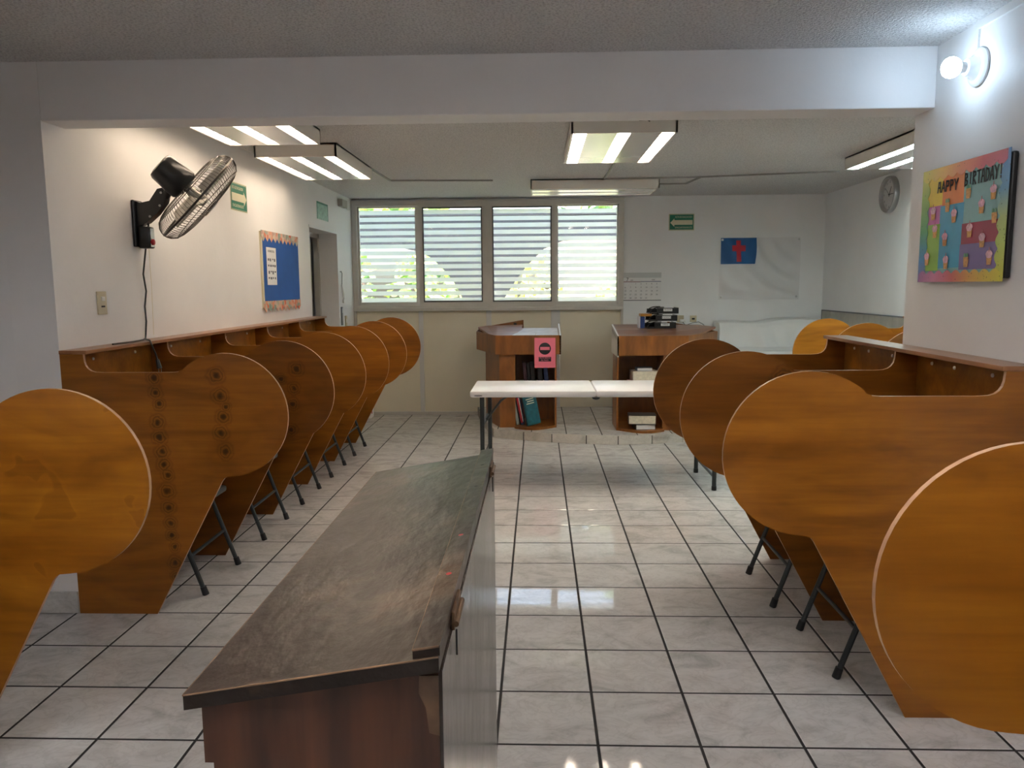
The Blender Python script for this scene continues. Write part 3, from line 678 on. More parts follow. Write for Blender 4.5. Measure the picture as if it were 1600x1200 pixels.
for k, (xx, t, hh, mt, lb) in enumerate(((-.14, .035, .20, MAR, 'dark maroon book at the left of the upper left station shelf'), (-.10, .03, .19, DKB, 'slim black book beside the maroon one on the upper left station shelf'), (-.066, .04, .20, DKB, 'black book just left of the pink sign on the upper left station shelf'),
                                        (0.0, .05, .17, DKB, 'black book partly below the pink sign on the upper left station shelf'), (.062, .045, .16, NAVY, 'dark blue book at the right of the upper left station shelf'))):
    book('book', (xx, 7.60, .519), (t, hh, .18), mt, PAGE, lb, lean=-.08, group=GB)
CRM = cm('book_cream', (.62, .55, .47), .08); GRYB = cm('book_grey', (.22, .25, .29), .1); REDB = cm('book_red', (.30, .01, .03))
book('book', (1.0, 7.47, .5195), (.035, .26, .20), REDB, PAGEW, 'red book lowest in the stack on the upper right station shelf', flatlie=True, group=GB2)
book('book', (1.02, 7.46, .556), (.10, .24, .19), CRM, PAGE, 'thick cream book in the stack on the upper right station shelf', flatlie=True, yawd=.08, group=GB2)
book('book', (1.02, 7.46, .658), (.028, .15, .13), GRYB, PAGEW, 'small grey book on top of the thick cream book', flatlie=True, yawd=.05, group=GB2)
book('book', (1.01, 7.33, .113), (.05, .19, .17), DKB, PAGEW, 'black book with white pages lowest on the right station shelf', flatlie=True, yawd=.1, group=GB2)
book('book', (.99, 7.34, .165), (.085, .26, .19), cm('book_brown', (.06, .05, .045)), PAGE, 'thick dark book with yellowed pages on the lower right station shelf', flatlie=True, yawd=-.06, group=GB2)

# letter trays, box and cable on the right station
tr = thing('letter_tray', (1.28, 8.15, 1.02), 'three tier black plastic letter tray with white labels on the right station', 'letter tray')
for k in range(3):
    zz = 1.03+.075*k; xo = .012*k
    t = ob('tray', join(box(1.13+xo, 1.42+xo, 8.02, 8.28, zz, zz+.006), box(1.20+xo, 1.42+xo, 8.018, 8.024, zz, zz+.058), box(1.414+xo, 1.42+xo, 8.02, 8.28, zz, zz+.06), box(1.13+xo, 1.42+xo, 8.274, 8.28, zz, zz+.045)), BLACK_PL, tr)
    for yy in (8.021, 8.27):
        ob('side_arch', tube([(1.13+xo-.005*math.cos(a)*0+.09*(1-math.cos(a)), yy, zz+.065*math.sin(a)) for a in [k2*PI/2/8 for k2 in range(9)]]+[(1.27+xo, yy, zz+.065)], .0055, 6), BLACK_PL, t, smooth=True)
    ob('label', box(1.265+xo, 1.355+xo, 8.0165, 8.018, zz+.024, zz+.05), PAPER, t)
    ob('lettering', text(('TAREAS', 'PENDIENTES', 'PA-GATE')[k], .018, (1.31+xo, 8.0163, zz+.037), X, Z, -Y), INK, t)
bx = thing('blue_box', (1.10, 8.12, 1.02), 'narrow blue box with an orange lid beside the black letter trays', 'box')
ob('body', box(1.055, 1.10, 8.02, 8.20, 1.03, 1.15, .003), M('box_blue', (.012, .045, .19), .4), bx)
ob('lid', box(1.06, 1.175, 8.03, 8.20, 1.152, 1.178, .006), M('box_orange', (.50, .22, .03), .4), bx)
ob('back_spine', box(1.045, 1.055, 8.03, 8.2, 1.03, 1.15), PAPER, bx)

# folding table
tb = thing('folding_table', (.43, 5.73, 0), 'white plastic folding table with dark legs in front of the stations', 'table')
for a, b in ((-.485, .4085), (.4125, 1.30)):
    ob('table_half', box(a, b, 5.42, 6.04, .688, .735, .014), WHITE_TBL, tb, smooth=True)
ob('centre_hinge', lathe([(0, .03), (.012, .026), (.02, .01)], (.41, 5.44, .688), (0, 0, -1), 12), BLACK_PL, tb, smooth=True)
ob('badge', flat([(.03*math.cos(2*PI*k/16), .005*math.sin(2*PI*k/16)) for k in range(16)], .001, (-.425, 5.419, .702), X, Z, -Y), INK_G, tb)
for xa, s in ((-.40, 1), (1.262, -1)):
    for ya in (5.485, 6.02):
        lg = ob('leg', tube([(xa+(.018*s if ya > 5.8 else -.004*s), ya, .02), (xa+(.018*s if ya > 5.8 else -.004*s), ya, .69)], .0165, 12), STEEL_D, tb, smooth=True)
        ob('foot_cap', cyl((xa+(.018*s if ya > 5.8 else -.004*s), ya, 0), (xa+(.018*s if ya > 5.8 else -.004*s), ya, .03), .0185, n=12), RUBBER, lg, smooth=True)
    ob('cross_bar', tube([(xa, 5.485, .10), (xa, 6.02, .10)], .01, 8), STEEL_D, tb, smooth=True)
    ob('brace', tube([(xa, 5.75, .46), (xa+s*.12, 5.75, .62), (xa+s*.22, 5.75, .685)], .009, 8), STEEL_D, tb, smooth=True)
    ob('cross_bar', tube([(xa, 5.485, .47), (xa, 6.02, .47)], .01, 8), STEEL_D, tb, smooth=True)

# ================================================================ CEILING LIGHTS
def fixture(name, x0, x1, y0, y1, zt, mat_tubes, label, along='y', group='ceiling light fixtures', off=False):
    r = thing(name, ((x0+x1)/2, (y0+y1)/2, zt), label, 'ceiling light', group)
    zb = zt-.092
    ob('housing', join(box(x0, x1, y0, y1, zt-.012, zt), box(x0, x0+.012, y0, y1, zb, zt), box(x1-.012, x1, y0, y1, zb, zt), box(x0, x1, y0, y0+.012, zb, zt), box(x0, x1, y1-.012, y1, zb, zt)), HOUSE, r)
    W = (x1-x0) if along == 'y' else (y1-y0)
    cw = .082; gap = (W-.024-3*cw)/2
    def bx(u0, u1, v0, v1, z0, z1):   # u across, v along
        return box(x0+u0, x0+u1, y0+v0, y0+v1, z0, z1) if along == 'y' else box(x0+v0, x0+v1, y0+u0, y0+u1, z0, z1)
    Ln = (y1-y0) if along == 'y' else (x1-x0)
    for k in range(2):
        u = .012+cw+k*(cw+gap); ob('face_plate', bx(u, u+gap, .012, Ln-.012, zb, zb+.004), REFL, r)
    for k in range(3):
        u = .012+k*(cw+gap)
        prof = [(u, zb), (u+.012, zb+.035), (u+.030, zb+.072), (u+cw-.030, zb+.072), (u+cw-.012, zb+.035), (u+cw, zb), (u+cw-.001, zb), (u+cw-.0135, zb+.036), (u+cw-.031, zb+.0705), (u+.031, zb+.0705), (u+.0135, zb+.036), (u+.001, zb)]
        if along == 'y': g = prism([(x0+a, b) for a, b in prof], 'y', y0+.013, y1-.013)
        else: g = prism([(y0+a, b) for a, b in prof], 'x', x0+.013, x1-.013)
        rf = ob('reflector', g, WHITE_PL if not off else REFL, r)
        nb = 12 if not off else 22
        ob('louver_blades', join(*[bx(u+.004, u+cw-.004, .02+(Ln-.04)*(i+.5)/nb-.0008, .02+(Ln-.04)*(i+.5)/nb+.0008, zb+.002, zb+.007) for i in range(nb)]), REFL, rf)['kind'] = 'stuff'
        uc = u+cw/2; a, b = .03, Ln-.03
        p0, p1 = ((x0+uc, y0+a, zb+.022), (x0+uc, y0+b, zb+.022)) if along == 'y' else ((x0+a, y0+uc, zb+.022), (x0+b, y0+uc, zb+.022))
        ob('lamp_tube', cyl(p0, p1, .0135, n=10), mat_tubes[k], r, smooth=True)
    return r
E1 = emit('tube_warm', (1, .80, .60), TUBE_WARM); E2 = emit('tube_pinkish', (1, .84, .70), TUBE_WARM*3.3); EC = emit('tube_cool', (.80, 1, .98), TUBE_COOL); EB = emit('tube_added', (.97, .97, 1), TUBE_ADDED)
OFF = M('tube_off', (.8, .82, .8), .3)
fA = fixture('ceiling_light', .20, .825, 4.72, 5.86, ZF, (E2, E2, E2), 'lit three tube ceiling light in the middle, just past the beam')
fixture('ceiling_light', -1.945, -1.375, 5.40, 6.56, ZF, (E1, E1, E1), 'lit three tube ceiling light at the left, the one nearer the window')
fixture('ceiling_light', -1.945, -1.36, 3.80, 4.96, ZF, (E1, E1, E1), 'lit three tube ceiling light at the left, cut off by the beam')
fixture('ceiling_light', -.065, 1.13, 7.36, 7.94, ZF, (OFF, OFF, OFF), 'unlit ceiling light with shiny louvers in front of the window', along='x', off=True)
fixture('ceiling_light', 2.42, 3.02, 5.10, 6.34, ZF, (EC, EC, EC), 'cool white ceiling light at the right edge above the clock')
fixture('ceiling_light', -1.5, -.9, .2, 1.4, ZN, (EB, EB, EB), 'added unseen ceiling light above the left foreground carrel')  # out-of-frame fixture added to light the near room
fixture('ceiling_light', .45, 1.05, .2, 1.4, ZN, (EB, EB, EB), 'added unseen ceiling light above the right foreground carrel')  # second unseen fixture, added for the near room light
# cables on fixture A and raceways
ob('cable', tube([(.56, 4.716, 2.45), (.60, 4.714, 2.432), (.645, 4.714, 2.434), (.66, 4.712, 2.425)], .004, 6), BLACK_PL, fA, smooth=True)
RACE = M('raceway_shaded', (.30, .29, .27), .6)  # white raceways greyed: the shadow gap along them is put into their colour
def raceway(pts, label):
    r = thing('cable_raceway', pts[0], label, 'raceway', 'cable raceways on the ceiling')
    for a, b in zip(pts, pts[1:]):
        a, b = Vector(a), Vector(b); d = (b-a).normalized(); n = Z.cross(d)*.007
        q = [a+n, b+n, b-n, a-n]
        ob('channel', ([tuple(v+Vector((0, 0, -.014))) for v in q]+[tuple(v) for v in q], [(0, 1, 2, 3), (7, 6, 5, 4), (0, 4, 5, 1), (1, 5, 6, 2), (2, 6, 7, 3), (3, 7, 4, 0)]), RACE, r)
zz = ZF
raceway([(-1.38, 6.50, zz), (-1.36, 7.28, zz), (-.416, 7.36, zz)], 'white cable raceway running right from the left ceiling light')
raceway([(.62, 5.87, zz), (.612, 7.33, zz), (1.50, 7.29, zz), (2.643, 7.03, zz)], 'white cable raceway from the middle ceiling light towards the clock')
raceway([(1.14, 7.75, zz), (1.44, 7.74, zz), (1.49, 7.31, zz)], 'short white raceway from the unlit ceiling light')

# bulb on the near right wall
lb = thing('bulb_lamp', (XR, 3.005, 2.255), 'lit white bulb in a porcelain holder on the right wall below the ceiling', 'lamp')
ob('base_plate', lathe([(0, .068), (.008, .068), (.012, .062), (.02, .052)], (XR, 3.005, 2.255), -X, 28), PORC, lb, smooth=True)
ob('lamp_holder', lathe([(.018, .05), (.03, .036), (.05, .030), (.052, .022)], (XR, 3.005, 2.255), -X, 24), PORC, lb, smooth=True)
ob('bulb_collar', lathe([(.05, .017), (.062, .019), (.078, .027)], (XR, 3.005, 2.255), -X, 20), WHITE_PL, lb, smooth=True)
ob('bulb', lathe([(.077, .027), (.088, .034), (.10, .0375), (.112, .036), (.124, .029), (.131, .018), (.134, .004)], (XR, 3.005, 2.255), -X, 24), emit('bulb_glow', (.60, .80, 1), BULB), lb, smooth=True)
ob('conduit', box(XR-.009, XR-.0005, 3.012, 3.028, 2.30, ZN), WHITE_PL, lb)
ob('conduit', box(XR-.011, XR-.0005, -1.0, 3.03, ZN-.03, ZN-.001), WHITE_PL, lb)

# ================================================================ THINGS ON THE LEFT WALL
# fan
fy = 4.05
fan = thing('wall_fan', (XL, fy, 1.68), 'black wall fan with a wire cage tilted down, mounted on the left wall', 'fan')
ob('wall_plate', box(XL, XL+.018, fy-.045, fy+.045, 1.69, 1.93, .006), BLACK_PL, fan)
ob('bracket_arm', prism([(-2.085, 1.925), (-2.06, 1.915), (-2.01, 1.925), (-1.965, 1.985), (-1.94, 1.99), (-1.915, 1.965), (-1.93, 1.915), (-1.975, 1.86), (-2.03, 1.815), (-2.085, 1.79)], 'y', fy-.025, fy+.025), BLACK_PL, fan)
for a, b in ((-1.945, 1.965), (-1.955, 1.90), (-2.01, 1.845)): ob('bolt', cyl((a, fy-.03, b), (a, fy+.03, b), .006, n=8), STEEL, fan)
fc = Vector((-1.765, fy, 1.945)); fd = Vector((.66, .40, -.66)).normalized()
ob('neck', tube([(-1.935, fy, 1.95), tuple(fc-fd*.13)], .022, 10), BLACK_PL, fan, smooth=True)
ob('motor_housing', lathe([(-.235, .045), (-.23, .066), (-.215, .075), (-.12, .082), (-.085, .082), (-.07, .07), (-.06, .03)], fc+Vector((0, 0, .0)), fd, 28), BLACK_PL, fan, smooth=True)
fa, fb, fd = frame_of(fd)
BLADE0 = M('fan_hub', (.35, .34, .31), .3, metal=.8)
def fp(s, r, t): return tuple(fc + fd*s + r*(fa*math.cos(t)+fb*math.sin(t)))
RC = .265
def grille(name, prof, nw, rings, r_w):
    gs = [tube([fp(s, r, 2*PI*k/nw) for s, r in prof], r_w, 4) for k in range(nw)]
    gs += [tube([fp(s, r, 2*PI*k/48) for k in range(48)], rw, 5, closed=True) for s, r, rw in rings]
    return ob(name, join(*gs), WIRE, fan, smooth=True)
WIRE = M('fan_wire', (.07, .062, .055), .3, metal=.7)
grille('back_grille', [(-.072, .07), (-.074, .12), (-.072, .165), (-.066, .20), (-.054, .232), (-.034, .254), (-.014, .263), (0, RC)], 84, [(-.072, .07, .0025), (-.073, .15, .002), (-.056, .229, .002), (0, RC, .0042)], .0011)
grille('front_grille', [(.080, .05), (.080, .11), (.077, .16), (.070, .20), (.057, .234), (.036, .255), (.016, .264), (.004, RC)], 84, [(.080, .05, .0025), (.078, .15, .002), (.058, .233, .002), (.004, RC, .0035)], .0011)
ob('front_cap', lathe([(.083, .055), (.09, .05), (.092, .01)], fc, fd, 20), STEEL, fan, smooth=True)
ob('hub', lathe([(-.06, .02), (-.03, .03), (.03, .03), (.05, .02)], fc, fd, 18), BLADE0, fan, smooth=True)
BLADE = M('fan_blade', (.62, .58, .52), .35, metal=.3)
for k in range(3):
    def bl(u, v, t0=2*PI*k/3+.4):
        r = .04+.195*v; w = .35+.55*math.sin(PI*min(1, v*.9+.1))*.9
        t = t0+(u-.5)*w; return fp(.0+(.5-u)*.06, r, t)
    o = ob('blade', grid(bl, 6, 6), BLADE, fan, smooth=True); md = o.modifiers.new('solid', 'SOLIDIFY'); md.thickness = .002
cb = ob('control_box', box(-2.082, -2.018, fy-.03, fy+.03, 1.682, 1.795, .01), BLACK_PL, fan, smooth=True)
ob('knob', lathe([(0, .017), (.01, .015), (.012, .01)], (-2.018, fy-.005, 1.715), X, 16), RED, cb, smooth=True)
ob('knob_face', box(-2.018, -2.0165, fy-.02, fy+.02, 1.69, 1.785), STEEL, cb)
ob('lead', tube([(-2.035, fy, 1.79), (-2.04, fy+.01, 1.83)], .005, 6), BLACK_PL, fan, smooth=True)
cord = [(-2.062, 4.06, 1.685), (-2.078, 4.07, 1.62), (-2.088, 4.066, 1.55), (-2.088, 4.085, 1.46), (-2.088, 4.06, 1.38), (-2.088, 4.065, 1.30), (-2.088, 4.05, 1.23), (-2.075, 4.02, 1.2125), (-2.04, 3.93, 1.2115), (-2.02, 3.78, 1.2115), (-2.03, 3.62, 1.2115)]
ob('cord', tube(cord, .0045, 6), BLACK_PL, fan, smooth=True)
cord2 = [(-2.05, 3.97, 1.2115), (-2.01, 3.90, 1.215), (-1.97, 3.86, 1.212), (-1.945, 3.83, 1.185), (-1.925, 3.82, 1.145), (-1.915, 3.815, 1.115)]
ob('cord', tube(cord2, .0045, 6), BLACK_PL, fan, smooth=True)
ob('plug', cyl((-1.917, 3.815, 1.12), (-1.905, 3.81, 1.075), .008, .013, 10), BLACK_PL, fan, smooth=True)
ob('plug_prongs', join(box(-1.908, -1.906, 3.803, 3.806, 1.055, 1.076), box(-1.900, -1.898, 3.813, 3.816, 1.055, 1.076)), STEEL, fan)
ob('pull_string', tube([(-2.03, fy-.02, 1.683), (-2.04, fy+.0, 1.45), (-2.045, fy, 1.23)], .0012, 4), CREAMY, fan)
# light switch
sw = thing('light_switch', (XL, 3.668, 1.355), 'beige vertical light switch plate on the left wall', 'switch')
ob('plate', box(XL, XL+.009, 3.63, 3.706, 1.352, 1.462, .003), BEIGE_PL, sw)
ob('rocker', box(XL+.009, XL+.015, 3.655, 3.683, 1.417, 1.437, .002), WHITE_PL, sw)
ob('socket', box(XL+.009, XL+.0105, 3.655, 3.685, 1.386, 1.394), BLACK_M, sw)

def evac(o, u, v, n, w, hh, label, right):
    r = thing('evacuation_sign', tuple(o), label, 'sign', 'green evacuation signs')
    o = Vector(o); u, v, n = Vector(u), Vector(v), Vector(n)
    def F_(name, poly, lvl, mt): return ob(name, flat(poly, .0008, o+n*(.0008*lvl), u, v, n), mt, r)
    F_('board', rect(0, w, 0, hh), 0, CREAMY); F_('field', rect(.006, w-.006, .006, hh-.006), 1, GREEN)
    fr = F_('border', rect(.009, w-.009, .009, hh-.009), 2, CREAMY); F_('field', rect(.0115, w-.0115, .0115, hh-.0115), 3, GREEN)
    a = [(.05, .56), (.20, .78), (.20, .64), (.92, .64), (.92, .36), (.20, .36), (.20, .18)] if True else None
    a = [(.06, .47), (.22, .72), (.22, .62), (.93, .62), (.93, .34), (.22, .34), (.22, .22)]
    if right: a = [(1-q, s) for q, s in a]
    F_('arrow', [(q*w, s*hh) for q, s in a], 4, CREAMY)
    cx = .58*w if not right else .42*w
    ob('lettering', text('RUTA DE EVACUACION', hh*.155, o+u*cx+v*(.80*hh)+n*.0034, u, v, n, sx=.62*w/(hh*.155*10.2)), CREAMY, r)
    ob('lettering', text('EVACUATION ROUTE', hh*.155, o+u*cx+v*(.175*hh)+n*.0034, u, v, n, sx=.62*w/(hh*.155*9.2)), CREAMY, r)
    return r
evac((XL+.0005, 5.335, 2.008), Y, Z, X, .305, .195, 'green evacuation sign with a right arrow on the left wall beside the fan', True)
evac((1.462, YB-.0005, 2.074), X, Z, -Y, .284, .184, 'green evacuation sign with a left arrow on the back wall above the flag', False)
ex = thing('exit_sign', (XL, 7.63, 2.14), 'pale green reflective sign on the left wall above the doorway', 'sign')
ob('board', box(XL, XL+.002, 7.435, 7.825, 2.125, 2.29), GREEN_P, ex)
ob('border', join(box(XL+.002, XL+.003, 7.435, 7.825, 2.272, 2.29), box(XL+.002, XL+.003, 7.435, 7.45, 2.125, 2.272), box(XL+.002, XL+.003, 7.81, 7.825, 2.125, 2.272)), GREEN, ex)
# emergency lamp box near the corner
eb = thing('junction_box', (XL, 8.35, 2.33), 'small beige junction box with a cable at the left wall top corner', 'box')
ob('body', box(XL, XL+.05, 8.23, 8.48, 2.325, 2.40, .005), BEIGE_G, eb) if 'BEIGE_G' in globals() else ob('body', box(XL, XL+.05, 8.23, 8.45, 2.318, 2.395, .005), M('box_greige', (.42, .38, .34), .5), eb)
ob('cable', tube([(XL+.03, 8.45, 2.34), (XL+.02, 8.55, 2.315), (XL+.01, 8.68, 2.325), (XL+.008, 8.80, 2.34)], .006, 6), WHITE_PL, eb, smooth=True)
# notice board
nb = thing('notice_board', (XL+.002, 6.31, 1.30), 'blue notice board with zigzag patterned borders on the left wall', 'notice board')
by0, by1, bz0, bz1 = 5.855, 6.765, 1.31, 1.905
ob('backing', box(XL, XL+.012, by0, by1, bz0+.01, bz1-.005), CREAMY, nb)
ob('blue_paper', box(XL+.012, XL+.0135, by0+.03, by1-.005, bz0+.03, bz1-.03), BLUE, nb)
def patt():
    mt, nt, b = nodes('crayon_border')
    v = N(nt, 'TexVoronoi', Scale=26.0); L(nt, coords(nt, kind='Object'), v.inputs['Vector'])
    L(nt, ramp(nt, v.outputs['Color'], [(.15, (.62, .12, .05)), (.35, (.70, .30, .18)), (.5, (.62, .52, .40)), (.65, (.20, .30, .24)), (.8, (.72, .45, .36)), (.95, (.30, .18, .13))]), b.inputs['Base Color'])
    b.inputs['Roughness'].default_value = .6; return mt
CRAY = patt()
nz = 10
def zig(z0, z1, dy=0): 
    P = [(by0, z1), (by1, z1)]
    for k in range(nz):
        P += [(by1-(by1-by0)*k/nz, z0+.035), (by1-(by1-by0)*(k+.5)/nz, z0)]
    P.append((by0, z0+.035)); return P
ob('border_strip', prism(zig(1.825, 1.908), 'x', XL+.014, XL+.0155), CRAY, nb)
ob('border_strip', prism(zig(1.285, 1.372), 'x', XL+.014, XL+.0155), CRAY, nb)
pp = ob('paper', box(XL+.0136, XL+.0148, 5.955, 6.175, 1.495, 1.785), PAPER, nb)
ob('scribbles', join(text('HONOR ROLL', .026, (XL+.015, 6.065, 1.755), Y, Z, X, sx=.9), *[box(XL+.015, XL+.0155, 5.975+.048*j+random.uniform(0, .01), 6.005+.048*j+random.uniform(0, .012), 1.70-.048*k-random.uniform(.01, .026), 1.70-.048*k) for j in range(4) for k in range(4)]), INK_G, pp)
# little things by the door
it = thing('wall_hook_cord', (XL, 8.25, 1.32), 'white hanging cord with a hook on the wall right of the doorway', 'cord')
ob('hook', tube([(XL+.012, 8.19, 1.635), (XL+.02, 8.20, 1.64), (XL+.02, 8.235, 1.62), (XL+.012, 8.245, 1.50)], .005, 6), STEEL, it, smooth=True)
ob('loop', tube([(XL+.012, 8.235, 1.50), (XL+.015, 8.25, 1.42), (XL+.015, 8.29, 1.34), (XL+.015, 8.315, 1.33), (XL+.015, 8.30, 1.40), (XL+.012, 8.25, 1.50)], .007, 6), WHITE_PL, it, smooth=True)
ob('tassel', box(XL+.004, XL+.022, 8.275, 8.325, 1.305, 1.345, .004), WHITE_PL, it)
gp = thing('grey_holder', (XL, 8.24, 1.09), 'narrow grey plate on the wall below the hanging white cord', 'switch')
ob('plate', box(XL, XL+.012, 8.205, 8.255, 1.07, 1.265, .003), M('grey_plate', (.20, .22, .24), .4), gp)
ob('slot', box(XL+.012, XL+.013, 8.222, 8.238, 1.20, 1.25), PAPER, gp)
bp_ = thing('light_switch', (XL, 8.40, 1.06), 'small beige switch plate on the wall next to the window corner', 'switch')
ob('plate', box(XL, XL+.01, 8.365, 8.435, 1.05, 1.165, .003), BEIGE_PL, bp_)
ob('rocker', box(XL+.01, XL+.014, 8.385, 8.415, 1.09, 1.13, .002), WHITE_PL, bp_)
fo = thing('floor_socket', (-1.9, 8.62, 0), 'small white socket box with a red switch on the floor by the panels', 'socket')
ob('body', box(-1.925, -1.885, 8.55, 8.70, 0, .13, .004), WHITE_PL, fo); ob('switch', box(-1.885, -1.88, 8.575, 8.60, .05, .08), RED, fo)

# ================================================================ BACK WALL
cal = thing('wall_calendar', (1.17, YB, 1.30), 'white July wall calendar hanging beside the window', 'calendar')
ob('sheet', box(.965, 1.39, YB-.006, YB-.0008, 1.305, 1.612), PAPER, cal)
ob('header_band', box(.965, 1.39, YB-.0085, YB-.006, 1.555, 1.612), M('calendar_header', (.60, .62, .62), .6), cal)
ob('rule', box(.967, 1.16, YB-.0075, YB-.006, 1.507, 1.513), M('calendar_red', (.20, .03, .06), .6), cal)
ob('rule', box(1.16, 1.388, YB-.0075, YB-.006, 1.509, 1.515), M('calendar_blue', (.03, .05, .16), .6), cal)
ob('bottom_edge', box(.965, 1.39, YB-.008, YB-.002, 1.298, 1.306), INK_G, cal)
g = [text('7', .055, (1.01, YB-.0063, 1.533), X, Z, -Y), text('JUL', .02, (1.062, YB-.0063, 1.527), X, Z, -Y), text('2025', .018, (1.30, YB-.0063, 1.53), X, Z, -Y)]
ob('lettering', join(*g), INK, cal)
ns = []
for dnum in range(1, 32):
    q = dnum+1; c, rr = q % 7, q//7
    ns.append(text(str(dnum), .024, (.987+.059*c, YB-.0063, 1.487-.040*rr), X, Z, -Y))
ob('day_numbers', join(*ns), INK_G, cal)
# flag
fl = thing('flag', (2.48, YB, 1.30), 'white flag with a red cross on a blue canton pinned to the back wall', 'flag')
fx0, fx1, fz0, fz1 = 2.033, 2.925, 1.303, 1.99
def fy_(u, v):
    a = .5+.5*math.sin(9*(u*.9+v*1.1)+3*math.sin(3*u))
    c = math.exp(-((u-.45)**2+(v-.25)**2)/.12)
    sag = (math.sin(22*math.hypot(u-1, v-1)+1.5*math.sin(5*u))*.5+.5)*.010*min(1, 2.2*math.hypot(u-1, v-1))
    edge = min(1, 6*min(u, 1-u, v, 1-v)+.15)
    return -(.004+edge*(.026*a*c+sag*3.6+.007*(.5+.5*math.sin(30*u+2*v))*(1-v)))
def fpnt(u, v, off=0): return (fx0+(fx1-fx0)*u+.004*math.sin(3*v), YB+fy_(u, v)-off, fz0+(fz1-fz0)*v)
ob('field', grid(fpnt, 60, 46), FLAG_W, fl, smooth=True, sharp=80)
ob('canton', grid(lambda u, v: fpnt(.012+.44*u-.014*(1-v)*u, .575+.42*v, .0025), 30, 24), FLAG_B, fl, smooth=True, sharp=80)
cr_ = [((.198, .258), (.61, .955)), ((.142, .318), (.78, .875))]
ob('cross', join(*[grid(lambda u, v, a=a, b=b: fpnt(a[0]+(a[1]-a[0])*u, b[0]+(b[1]-b[0])*v, .005+.0005*k), 6, 12) for k, (a, b) in enumerate(cr_)]), FLAG_R, fl, smooth=True, sharp=80)
for u, v in ((.03, .965), (.975, .965), (.03, .04), (.965, .045)):
    q = fpnt(u, v); ob('grommet', lathe([(0, .013), (.004, .012), (.005, .006)], (q[0], q[1]-.003, q[2]), -Y, 12), STEEL if v < .5 or u > .5 else PAPER, fl, smooth=True)
# outlets
o1 = thing('wall_outlet', (1.61, YB, 1.055), 'beige wall outlet with a white plug, left of the pair on the back wall', 'outlet', 'outlets on the back wall')
ob('plate', box(1.57, 1.65, YB-.012, YB-.0005, 1.05, 1.13, .003), BEIGE_PL, o1); ob('plug', box(1.60, 1.665, YB-.05, YB-.012, 1.055, 1.085, .006), WHITE_PL, o1)
ob('cable', tube([(1.63, YB-.04, 1.06), (1.66, YB-.06, 1.02), (1.74, YB-.08, 1.05), (1.80, YB-.1, 1.06), (1.85, YB-.12, 1.03), (1.88, YB-.13, .98)], .004, 6), INK_G, o1, smooth=True)
o2 = thing('wall_outlet', (1.755, YB, 1.055), 'beige wall outlet with nothing plugged in, right of the pair on the back wall', 'outlet', 'outlets on the back wall')
ob('plate', box(1.72, 1.793, YB-.012, YB-.0005, 1.054, 1.127, .003), BEIGE_PL, o2); ob('socket', box(1.74, 1.773, YB-.0135, YB-.012, 1.08, 1.10), BLACK_M, o2)
# draped sheet
def dr(u, v):
    x = 1.985+1.10*u
    step = 1/(1+math.exp(-(u-.50)*28))
    top = 1.065+.03*step
    prof = [(8.82, top), (8.62, top), (8.535, top-.012), (8.50, top-.05), (8.46, .86), (8.44, .80), (8.36, .775), (8.24, .765), (8.20, .73), (8.19, .40), (8.18, .02)]
    t = v*(len(prof)-1); i = min(int(t), len(prof)-2); w = t-i
    y = prof[i][0]*(1-w)+prof[i+1][0]*w; z = prof[i][1]*(1-w)+prof[i+1][1]*w
    e = math.exp(-((u-.42-.25*(v-.4))**2)/.0045)*math.sin(PI*min(1, max(0, (v-.22)/.5)))
    fold = .012*math.sin(26*u+9*v+2*math.sin(7*v))+.075*e+.045*math.exp(-((u-.50-.35*(v-.4))**2)/.002)*math.sin(PI*min(1, max(0, (v-.25)/.4)))
    amp = min(1, max(0, (v-.2)*5))
    return (x+.012*math.sin(9*v)*amp-(.02*v if u < .02 else 0), y-fold*amp, z+.006*math.sin(11*u)*(1-amp))
g0 = grid(dr, 70, 60)
for col_ in (0, 70):                     # close the two ends of the cloth
    ring = [r_*71+col_ for r_ in range(61)]; n0 = len(g0[0])
    g0[0].append((g0[0][ring[-1]][0], 8.82, .02)); g0[1].append(tuple(ring)+(n0,))
tag(ob('draped_sheet', g0, SHEET, smooth=True, sharp=60), 'white sheet draped over a stepped piece of furniture against the back wall', 'sheet')
# beige board on the far right wall
wb = thing('ribbed_board', (XFR, 7.8, 0), 'beige ribbed board with a dark top edge on the wall behind the far right carrels', 'wall board')
BRD = M('ribbed_beige', (.40, .385, .34), .7, var=.06, vscale=10)
for k in range(16):
    a = 6.80+.1235*k; ob('slat', box(XFR-.018, XFR, a+.0015, a+.122, .0, 1.172+.0005*(k % 3)), BRD, wb)
ob('top_edge', box(XFR-.021, XFR, 6.80, 8.78, 1.1735, 1.185), INK_G, wb)
ob('side_edge', box(XFR-.021, XFR, 8.778, 8.79, 0, 1.185), INK_G, wb)
